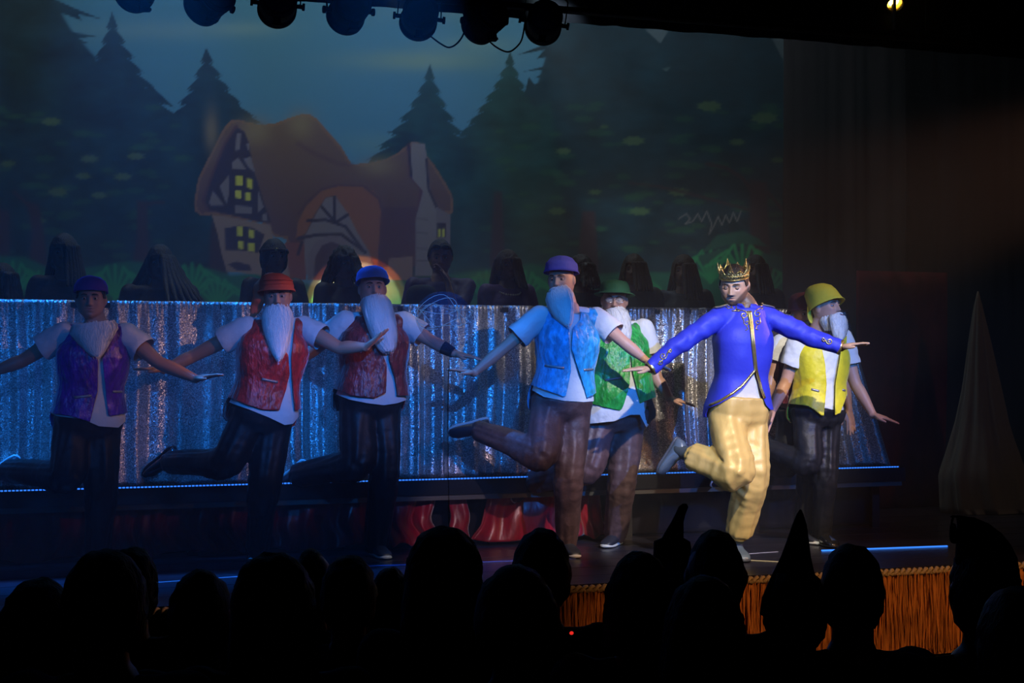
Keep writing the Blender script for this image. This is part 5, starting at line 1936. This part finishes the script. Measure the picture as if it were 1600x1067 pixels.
# ---- man in the yellow vest
M_vyel = mat('yellow_velvet', (.66, .56, .02), .5, 0, .4, .5, bump=.35, bscale=30, bdist=.01, var=.15)
M_yhat = mat('yellow_felt', (.62, .50, .03), .8, sheen=.3, bump=.2)
Py = dancer('man in open yellow vest and tall yellow hat looking up to the right', 1292, 857, dict(
    head=(1291, 481, 0), neck=(1279, 516, .03), shR=(1248, 534, -.02), shL=(1316, 532, .10),
    elR=(1228, 596, .0), wrR=(1208, 640, -.02), tipR=(1198, 672, -.05),
    elL=(1336, 598, .06), wrL=(1364, 648, -.02), tipL=(1402, 659, -.08),
    hipR=(1262, 648, -.02), hipL=(1292, 648, .06), knR=(1262, 722, -.10), anR=(1198, 700, .10), toeR=(1170, 720, .14),
    knL=(1290, 745, .0), anL=(1284, 840, .0)),
    (40, -8, 0), M_vyel,
    [(1262, 490), (1312, 490), (1318, 512), (1312, 560), (1305, 600), (1304, 660), (1286, 660), (1291, 600), (1289, 570), (1283, 540), (1268, 515)],
    [(1180, 610), (1234, 631), (1262, 634), (1272, 640), (1283, 649), (1300, 650), (1312, 645), (1318, 630), (1328, 600), (1340, 590)],
    dict(tip=(1310, 534, -.10), k=dict(w0=.074, w1=.06, dep=.038, curve=.01, shape=[(0, .066), (.1, .076), (.5, .072), (.75, .056), (.92, .034), (1, .010)])),
    [(.006, .112, .130, 0, .006), (.022, .104, .120, 0, .004), (.05, .098, .112, 0, 0), (.09, .094, .106, 0, -.004), (.13, .086, .094, 0, -.014), (.158, .066, .07, 0, -.026), (.172, .038, .04, 0, -.034), (.176, .01, .01, 0, -.036)],
    M_yhat, M_blackpant, (1318, 861), tilt=16,
    flaps=((1268, 608, 1280, 611), (1316, 609, 1320, 610)), o=dict(skin=(.52, .28, .19), w=.93, lid=.40, palmR=((-1, 0, -.3), -H_F)), shem=[(1220, 628), (1250, 632), (1280, 640), (1305, 645), (1330, 640)], ank=(1284, 851), sleeve=.55, sflare=.0, samp=.009,
    pk=dict(off=.006, thigh=.100, knee=.080, shin=.070, cuff=.064, amp=.011), vk=dict(off=.034, flare=.02), shoe=mat('black_gloss', (.01, .01, .012), .15), sole=M_dark)
Fm, hc = Py['Fm'], Py['hc']
g = Geo()
chain(g, [hc + Fm[2] * .02 - Fm[1] * .09 + Fm[0] * .05, hc - Fm[2] * .04 - Fm[1] * .095 + Fm[0] * .06, hc - Fm[2] * .085 - Fm[1] * .085 + Fm[0] * .06], [(.03, .012), (.026, .010), (.02, .008)], 14, Fm[0], 5)
mesh_obj('hat_flap', g, M_yhat, Py['hat'], Py['base'])

# ---- the man almost hidden behind the yellow vest
M_vwine = velvet('wine_velvet', (.12, .012, .02), .4, .5)
Pw = dancer('man in dark red hat mostly hidden behind the man in yellow', 1262, 850, dict(
    head=(1256, 492, 0), neck=(1252, 522, .03), shR=(1220, 540, -.02), shL=(1290, 540, .06),
    elR=(1206, 590, -.06), wrR=(1196, 628, -.10), tipR=(1192, 656, -.14),
    elL=(1318, 600, .05), wrL=(1326, 640, .0), tipL=(1330, 668, -.02),
    hipR=(1238, 648, .0), hipL=(1266, 648, .04), knR=(1230, 722, -.06), anR=(1150, 728, .08), toeR=(1128, 762, .10),
    knL=(1264, 745, .0), anL=(1262, 830, .0)),
    (12, 0, 0), M_vwine,
    [(1236, 500), (1270, 500), (1268, 540), (1260, 570), (1264, 650), (1246, 650), (1255, 570), (1244, 530)],
    [(1190, 628), (1240, 632), (1300, 630)],
    dict(tip=(1262, 560, -.14), k=dict(w0=.07, w1=.05, dep=.034, n=160)),
    bucket(.094, .150, .112, .030), mat('wine_felt', (.10, .010, .016), .8, sheen=.3), M_blackpant, (1282, 853),
    o=dict(skin=(.45, .24, .17), lid=.40, voxel=.007), shem=[(1180, 625), (1300, 632)], ank=(1256, 846), sleeve=.5)

# ------------------------------------------------------------ seated row behind the counter
def curly(p):
    x, y, z = p[:, 0], p[:, 1], p[:, 2]
    return np.where(y > .0, z - (.050 + y * .06) + np.clip(np.abs(x) - .052, 0, 1) * 6, .5)


def onlooker(label, px, py, Y, yaw, hair, top, topname, hand_up=None, tall=.155, s=1.0, w=.92, skin=(.30, .17, .12), pitch=0, group=None, shoulders=.165, lean=0.0, necklace=False, headband=False, hrange=None):
    hc = on_y(px, py, Y)
    f = frame(yaw)
    r = f[0]; fw = f[1]
    neck = hc - UP * tall * s - fw * .01
    c = neck - UP * .055 * s
    J = dict(head=hc, neck=neck, shR=c + r * shoulders * s, shL=c - r * shoulders * s)
    hip = c - UP * .53 * s
    J['hipR'] = hip + r * .09; J['hipL'] = hip - r * .09
    zf = PLAT_Z
    for sd, k in (('R', 1), ('L', -1)):
        J['el' + sd] = J['sh' + sd] - UP * .27 + fw * .06 + r * k * .05
        J['wr' + sd] = J['el' + sd] + fw * .22 - UP * .03 - r * k * .08
        J['tip' + sd] = J['wr' + sd] + fw * .16
        an = hip + r * k * .09; J['an' + sd] = np.array([an[0], an[1], zf + .05]); J['kn' + sd] = (J['hip' + sd] + J['an' + sd]) / 2 + fw * .03
    if hand_up is not None:
        J['elL'] = hc - UP * .43 + fw * .20 - r * .10
        J['wrL'] = hc - UP * .19 + fw * .145 - r * .045
        J['tipL'] = hc - UP * .075 + fw * .125 + r * .01
    base = np.array([hip[0], hip[1], zf])
    o = dict(J=J, base=base, label=label, head=(yaw, pitch, 0), s=s * .95, hs=s, w=w, voxel=.009, skin=skin, skin_name='dim', group=group,
             face=True, lid=.3, palmL=(-fw if hand_up is None else r, UP), arm=.85, curl=40 if hand_up is not None else 15)
    P = figure(o)
    tm = mat(topname, top, .6, sheen=.2, bump=.3, bscale=40)
    shirt(P, o, tm, .012, -.12, .62, .066, .068, voxel=.013)
    v, fa = pants_geo(J, .004, .09, .07, .06, .055, voxel=.02)
    mesh_obj('trousers', (v, fa), mat('dim_trousers', (.01, .01, .012), .8), P['root'], base)
    for sd in 'RL':
        U, S = shoe_geo(J['an' + sd], fw, UP, .9, .05)
        mesh_obj('shoe', U, M_dark, P['root'], base)
    # hair
    hm = mat('hair_' + hair[1], hair[2], .55, 0, .4, bump=.8, bscale=120, stretch=(1, 1, .25))
    kind = hair[0]
    if kind == 'short':
        hv, hf = hair_cap(f if not pitch else P['Fm'], hc, s, .012, short_hair, amp=.006)
        h_ = mesh_obj('hair', (hv, tri_quads(hf)), hm, P['root'], base)
    else:
        n_, ff = ICO[4]
        p = head_shape(n_, .016)
        fl = curly(p)
        p = p + n_ * (nz(p, 45, 3) * (.012 if kind == 'curly' else .005))[:, None]
        g = Geo()
        v2, f2 = clip(p * s, ff, fl)
        g.add(hc + v2 @ P['Fm'], tri_quads(f2))
        L = hair[3]; wd = hair[4]
        for k in range(22):
            a = pi + pi * k / 21 * 1.0
            a = radians(-25) - radians(230) * k / 21     # round the back, from one cheek to the other
            x, y = cos(a) * .080, sin(a) * .085
            top_ = hc + P['Fm'][0] * x + P['Fm'][1] * y + P['Fm'][2] * .04
            if kind == 'pony':
                end = hc - fw * .12 - UP * L + r * .05
                mid = hc - fw * .12
                if k % 2: continue
            else:
                mid = top_ - UP * L * .5 + (r * x + fw * y) * wd * 3
                end = top_ - UP * L + (r * x + fw * y) * wd * 7 + fw * .02
            jit = .012 if kind == 'curly' else .004
            q = [top_, mid + np.array([noise.noise(Vector((k, 1, 2))), noise.noise(Vector((k, 5, 2))), 0]) * jit * 3, end]
            chain(g, q, [.024, .022, .010], 8, fw, 6)
        v2, f2 = g.arr()
        v2 = v2 + normals(v2, f2) * (nz(v2, 50 if kind == 'curly' else 30, 5) * (.012 if kind == 'curly' else .004))[:, None]
        h_ = mesh_obj('hair', (v2, f2), hm, P['root'], base)
    if headband:
        g = Geo()
        Fm = P['Fm']
        chain(g, [hc + Fm[2] * .045 + Fm[0] * .092 * cos(a) * s + Fm[1] * (.112 * sin(a) - .004) * s for a in np.linspace(0, 2 * pi, 33)], [(.010, .003)] * 33, 8, Fm[2], 1, False, False)
        hb = mesh_obj('headband', g, mat('headband_cloth', (.05, .035, .05), .6), P['root'], base)
        g = Geo(); ball(g, hc + Fm[2] * .045 + Fm[1] * .114 * s + Fm[0] * .02, (.014, .005, .012), 2, Fm)
        mesh_obj('jewel', g, mat('jewel_gold', (.7, .5, .1), .2, .9), hb, base)
    if necklace:
        g = Geo()
        for i in range(13):
            a = radians(-70 + 140 * i / 12)
            ball(g, neck - UP * (.035 + .035 * cos(a)) + fw * (.095 * cos(a) + .035) + r * .085 * sin(a), .0075, 2)
        mesh_obj('necklace', g, mat('pale_beads', (.6, .5, .35), .3, .3), P['root'], base)
    return P


DK = (.012, .009, .009); BR = (.03, .018, .014)
onlooker('dark seated figure cut by the left edge of the picture, above the shiny curtain', 4, 440, 9.95, 20, ('long', 'black', DK, .22, .1), (.02, .02, .03), 'navy_top', s=.95)
onlooker('long-haired woman in dark top behind the curtain, above the man in purple', 100, 396, 9.95, 12, ('long', 'black', DK, .26, .12), (.012, .014, .04), 'midnight_top', s=1.02)
onlooker('broad dark figure with very wide loose hair, between the purple and scarlet vests', 250, 412, 9.95, 10, ('long', 'black', DK, .33, .42), (.010, .010, .02), 'black_top', s=1.0, w=1.0, shoulders=.20)
onlooker('figure with jewelled headband and ponytail behind the man in scarlet', 428, 402, 9.95, 28, ('pony', 'black', DK, .16, .1), (.02, .016, .02), 'plum_top', s=1.0, headband=True, w=1.0)
onlooker('curly-haired woman turned to the side, between the scarlet and maroon vests', 538, 412, 9.95, 32, ('curly', 'black', DK, .20, .16), (.02, .02, .025), 'dark_sequin_top', s=.98, pitch=6)
Pm2 = onlooker('man in purple waistcoat resting his chin on his hand, dark glasses on his head', 688, 402, 9.95, 6, ('short', 'black', DK), (.05, .022, .10), 'purple_waistcoat', hand_up=True, s=1.02, w=1.05, skin=(.42, .24, .17), shoulders=.19, pitch=8)
onlooker('woman in purple top with pale beads, behind the curtain left of the sky blue vest', 793, 416, 9.95, 20, ('long', 'brown', BR, .20, .10), (.09, .035, .14), 'purple_top', s=.95, necklace=True, skin=(.28, .16, .12))
onlooker('dark-haired figure half hidden behind the blue hat of the man in sky blue', 908, 424, 9.95, -8, ('curly', 'black', DK, .16, .12), (.02, .02, .02), 'grey_top', s=.95)
onlooker('dim figure behind the curtain just above the green hat\'s right side', 990, 422, 9.95, -12, ('long', 'brown', BR, .20, .12), (.02, .022, .02), 'moss_top', s=.95)
onlooker('dim tall figure with long hair, left of the gold crown', 1068, 424, 9.95, -14, ('long', 'brown', BR, .26, .14), (.02, .02, .025), 'slate_top', s=1.0)
onlooker('dark figure behind the curtain directly behind the gold crown', 1180, 424, 9.95, -10, ('long', 'black', DK, .22, .12), (.02, .02, .025), 'coal_top', s=1.0)
# glasses on the head of the chin-resting man
Fm, hc = Pm2['Fm'], Pm2['hc']
g = Geo()
for sx in (-1, 1):
    g.loft([ring(hc + Fm[0] * sx * .033 + Fm[1] * (.088 + k_) + Fm[2] * (.082 - k_), Fm[0] * .028, unit(Fm[2] - Fm[1] * .4) * .019, 20) for k_ in (0, .005)])
    chain(g, [hc + Fm[0] * sx * .06 + Fm[1] * .08 + Fm[2] * .08, hc + Fm[0] * sx * .088 + Fm[1] * -.01 + Fm[2] * .05], [.003] * 2, 6, UP, 2)
mesh_obj('sunglasses', g, mat('dark_lens', (.01, .01, .01), .08), Pm2['root'], Pm2['base'])
# things on the counter
g = Geo(); p = pt(652, 452, dep(on_y(652, 452, 9.42)))
pz = np.array([p[0], 9.30, ZT - .012])
g.loft([ring(pz + UP * z_, (q_, 0, 0), (0, q_, 0), 36) for z_, q_ in ((0, .17), (.006, .172), (.012, .165), (.016, .105), (.05, .108), (.10, .104), (.135, .085), (.15, .05), (.154, .01))])
o_ = mesh_obj('dark_hat', g, mat('olive_felt', (.035, .038, .028), .85), None)
tag(o_, 'dark round hat with a thin brim lying on the counter before the chin-resting man', 'hat')

# ------------------------------------------------------------ audience, seen from behind
def spectator(label, px, py, d, rw, hair='round', yaw=180, tilt=0, shw=.20, col=(.012, .010, .010), hairlen=.0, coat=(.010, .010, .012), neckdrop=.19):
    """rw: half width of head and hair in the picture"""
    hc = pt(px, py, d)
    sc_ = FOC / d
    hs = 1.0
    f = frame(yaw, 0, tilt)
    fw = f[1]; r = f[0]
    neck = hc - UP * .17
    c = neck - UP * .06
    hip = c - UP * .46
    base = np.array([hip[0], hip[1], 0.0])
    J = dict(head=hc, neck=neck, shR=c + r * shw * .85, shL=c - r * shw * .85, hipR=hip + r * .1, hipL=hip - r * .1)
    for sd, k in (('R', 1), ('L', -1)):
        J['el' + sd] = J['sh' + sd] - UP * .27 + r * k * .06 + fw * .04
        J['wr' + sd] = J['el' + sd] + fw * .20 - r * k * .12 - UP * .06
        J['tip' + sd] = J['wr' + sd] + fw * .1 - r * k * .1
    J['knR'] = J['hipR'] + fw * .42; J['knL'] = J['hipL'] + fw * .42
    J['anR'] = np.array([J['knR'][0], J['knR'][1], .07]); J['anL'] = np.array([J['knL'][0], J['knL'][1], .07])
    o = dict(J=J, base=base, label=label, head=(yaw, 0, tilt), s=.95, hs=1.0, voxel=.012, skin=(.25, .15, .11), skin_name='dim', face=False, hands=False, w=shw / .2)
    P = figure(o)
    shirt(P, o, mat('dark_coat', coat, .85, spec=.15, bump=.2), .022, -.16, .98, .075, .055, voxel=.016)
    v, fa = pants_geo(J, .004, .09, .075, .065, .06, voxel=.022)
    mesh_obj('trousers', (v, fa), mat('dark_jeans', (.008, .008, .012), .85, spec=.15), P['root'], base)
    for sd in 'RL':
        U, S = shoe_geo(J['an' + sd], fw, UP, .95, .07)
        mesh_obj('shoe', U, M_dark, P['root'], base)
    hm = mat('hair_' + ('dark' if col[0] < .02 else 'brown_aud'), col, .6, 0, .3, bump=.8, bscale=120, stretch=(1, 1, .25))
    n_, ff = ICO[4]
    ex = rw / sc_ - .078
    p = head_shape(n_, .012)
    p[:, 0] *= (rw / sc_) / .088
    p += n_ * (nz(p, 40, px) * .006)[:, None]
    g = Geo()
    fl = np.where(p[:, 1] > .02, p[:, 2] - .04, np.where(p[:, 1] > -.02, .5, p[:, 2] + .10))
    v2, f2 = clip(p, ff, fl)
    g.add(hc + v2 @ P['Fm'], tri_quads(f2))
    if hairlen:
        for k in range(26):
            a = radians(-10) - radians(200) * k / 25
            x, y = cos(a) * rw / sc_ * .82, sin(a) * .088
            t0 = hc + r * x + fw * y + UP * .03
            q = [t0, t0 - UP * hairlen * .5 + (r * x + fw * y) * .12, t0 - UP * hairlen + (r * x + fw * y) * .35]
            chain(g, q, [.022, .024, .010], 8, fw, 6)
    v2, f2 = g.arr()
    v2 = v2 + normals(v2, f2) * (nz(v2, 40, 5) * .006)[:, None]
    h_ = mesh_obj('hair', (v2, f2), hm, P['root'], base)
    P['sc'] = sc_; P['f'] = f
    return P


spectator('audience head low at the left edge, dark and barely lit, under the far left dancer', 60, 985, 3.6, 56, shw=.22)
spectator('audience head with flat dark hair below the standing leg of the man in purple', 165, 945, 3.3, 62, shw=.22)
spectator('small round audience head just above the flat-haired one, right of the purple vest man\'s leg', 205, 918, 4.6, 40, shw=.18)
spectator('small audience head with tousled hair between the tape line and the big curly head', 313, 962, 4.0, 46, shw=.18)
spectator('audience woman with long loose brown hair below the man in scarlet', 428, 945, 3.5, 62, hairlen=.34, col=(.022, .014, .010), shw=.22)
spectator('small audience head next to the long loose hair, below the scarlet vest man\'s open hand', 486, 915, 5.0, 26, shw=.15)
spectator('audience head with smooth dark hair between the loose-haired woman and the big bob', 545, 930, 4.6, 42, shw=.19)
spectator('small audience head low between the smooth dark head and the big bob', 610, 945, 4.9, 32, shw=.16)
spectator('audience woman with a big dark bob in front of the red velvet skirt', 694, 896, 3.9, 57, hairlen=.22, shw=.20)
spectator('audience head with short hair just left of the sky blue vest man\'s standing foot', 846, 894, 4.2, 44, shw=.20)
spectator('large audience head low in front of the short-haired one at centre', 806, 970, 3.3, 62, shw=.24)
spectator('audience head with raised hair knot at the left of the gold fringe', 1000, 935, 3.9, 48, shw=.21, hairlen=.16)
spectator('audience head with short round hair under the crowned man\'s standing foot', 1118, 900, 4.0, 41, shw=.20)
spectator('large dark audience head low in the middle, below the gap beside the crowned man', 1100, 985, 3.4, 58, shw=.24, hairlen=.2)
Pc = spectator('audience member in a tall straight pointed hat, left of the round head', 1242, 955, 3.9, 46, shw=.17)
spectator('audience member with a round short-haired head and an earring in front of the orange fringe', 1331, 924, 3.9, 46, shw=.205)
Pk = spectator('audience member wearing a bent pointed hat with a tassel at the right', 1538, 925, 3.6, 50, shw=.24)
spectator('audience head low at the bottom right corner', 1590, 1010, 3.1, 60, shw=.22)

M_hatd = mat('dark_costume_hat', (.010, .009, .012), .85, spec=.15)


def px_hat(P, d, rows, label_name='pointed_hat', depth_k=.9):
    """rows: (px centre, py, half width px) from tip to rim"""
    g = Geo(); R = []
    for x, y, h in rows:
        c = pt(x, y, d); w = h / FOC * d
        R.append(ring(c, H_R * w, H_F * w * depth_k, 28))
    g.loft(R)
    v, f = g.arr()
    v = v + normals(v, f) * (nz(v, 30, 2) * .004)[:, None]
    return mesh_obj(label_name, (v, f), M_hatd, P['root'], P['base'])


px_hat(Pc, 3.9, [(1251, 796, 2), (1251, 804, 6), (1249, 820, 11), (1246, 845, 17), (1243, 870, 23), (1241, 895, 32), (1240, 915, 42), (1240, 935, 48), (1240, 960, 52)])
hk = px_hat(Pk, 3.6, [(1489, 808, 4), (1496, 806, 8), (1508, 808, 14), (1520, 816, 24), (1530, 832, 34), (1536, 850, 41), (1541, 870, 47), (1542, 895, 50), (1542, 925, 54)])
g = Geo()
chain(g, [pt(1489, 809, 3.6), pt(1487, 818, 3.6), pt(1489, 824, 3.6)], [.003, .003, .003], 6, H_R, 3)
chain(g, [pt(1489, 822, 3.6), pt(1490, 834, 3.6), pt(1491, 842, 3.6)], [.008, .011, .012], 8, H_R, 3)
mesh_obj('tassel', g, M_hatd, hk, Pk['base'])
# hand-like horn of the costume hat at centre
g = Geo()
hp = spectator('audience member in a costume hat with a curved horn, below the crowned man\'s kicked foot', 1058, 925, 4.4, 40, shw=.19)
px_hat(hp, 4.4, [(1070, 787, 3), (1068, 792, 7), (1063, 802, 8), (1058, 815, 10), (1054, 828, 13), (1051, 840, 17), (1050, 846, 29), (1051, 866, 30), (1052, 890, 38), (1054, 915, 42)], 'horned_hat')

# clear balloon with wires of light, held over the audience
bc = pt(693, 497, 6.3)
bl = root('clear_balloon', bc, 'clear bluish bubble balloon with thin wires around it, in front of the curtain', 'balloon')
g = Geo()
rows = [(0, .140, .004), (.10, .133, .05), (.28, .11, .092), (.55, .06, .122), (.9, -.01, .128), (1.3, -.08, .100), (1.7, -.13, .060), (2.0, -.165, .022), (2.1, -.185, .012)]
R = []
for i in range(25):
    u = i / 24
    a = u * pi
    rr = .126 * sin(a) ** .9 if a < pi / 2 else .126 * sin(a) ** 1.15
    z = .118 * cos(a) if a < pi / 2 else .15 * cos(a)
    R.append(ring(bc + UP * z + H_R * (.0 if a < pi / 2 else -.15 * cos(a) * .2), H_R * max(rr, .002), H_F * max(rr, .002), 40))
g.loft(R)
m = bpy.data.materials.new('balloon_film'); m.use_nodes = True
b = m.node_tree.nodes['Principled BSDF']
b.inputs['Base Color'].default_value = (.22, .45, .95, 1); b.inputs['Roughness'].default_value = .18; b.inputs['Alpha'].default_value = .22
mesh_obj('film', g, m, bl, bc)
g = Geo()
rnd = random.Random(2)
for k in range(4):
    P_ = []
    ph = rnd.random() * 6; tl = rnd.uniform(.2, 2.6)
    for i in range(26):
        a = ph + i / 25 * 2 * pi * .8
        q = np.array([cos(a) * (1 - .3 * sin(a * 1.7 + k)), sin(a) * cos(tl), sin(a) * sin(tl) * .8 + .2 * sin(a * 2.3 + k)]) * .100
        P_.append(bc + H_R * q[0] + H_F * q[1] + UP * (q[2] + .01))
    chain(g, P_, [.0011] * len(P_), 5, UP, 1, False, False)
mesh_obj('wire', g, mat('light_wire', (.5, .7, 1), .3, emis=(.2, .5, 1.0), estr=.3), bl, bc)
g = Geo()
chain(g, [bc - UP * .14 + H_R * .03, bc - UP * .5 + H_R * .02, np.array([bc[0] + .03, bc[1] - .05, .01])], [.0028, .0028, .0028], 6, (1, 0, 0), 6)
mesh_obj('stick', g, mat('clear_stick', (.3, .35, .5), .2, alpha=.35), bl, bc)

# a small red light held low in the audience
g = Geo(); c_ = pt(893, 989, 3.9); ball(g, c_, (.006, .004, .005), 2)
tag(mesh_obj('red_indicator', g, mat('red_glow', (.4, .01, .01), .4, emis=(1, .03, .02), estr=.8)), 'tiny red glowing light low in the audience at the left end of the fringe', 'light')

# ------------------------------------------------------------ stage haze
g = Geo(); box(g, (3.0, 10.4, 3.2), 12.5, 5.6, 5.2)
hz = mesh_obj('stage_haze', g, bpy.data.materials.new('thin_haze'), smooth=False)
hm = hz.data.materials[0]; hm.use_nodes = True
nt = hm.node_tree
for n_ in list(nt.nodes):
    if n_.type != 'OUTPUT_MATERIAL': nt.nodes.remove(n_)
vs = nt.nodes.new('ShaderNodeVolumeScatter')
vs.inputs['Density'].default_value = HAZE
vs.inputs['Anisotropy'].default_value = .2
vs.inputs['Color'].default_value = (.9, .93, 1, 1)
nt.links.new(vs.outputs[0], [n_ for n_ in nt.nodes if n_.type == 'OUTPUT_MATERIAL'][0].inputs['Volume'])
tag(hz, 'thin stage haze filling the air over the dancers and backdrop', 'haze', kind='stuff')
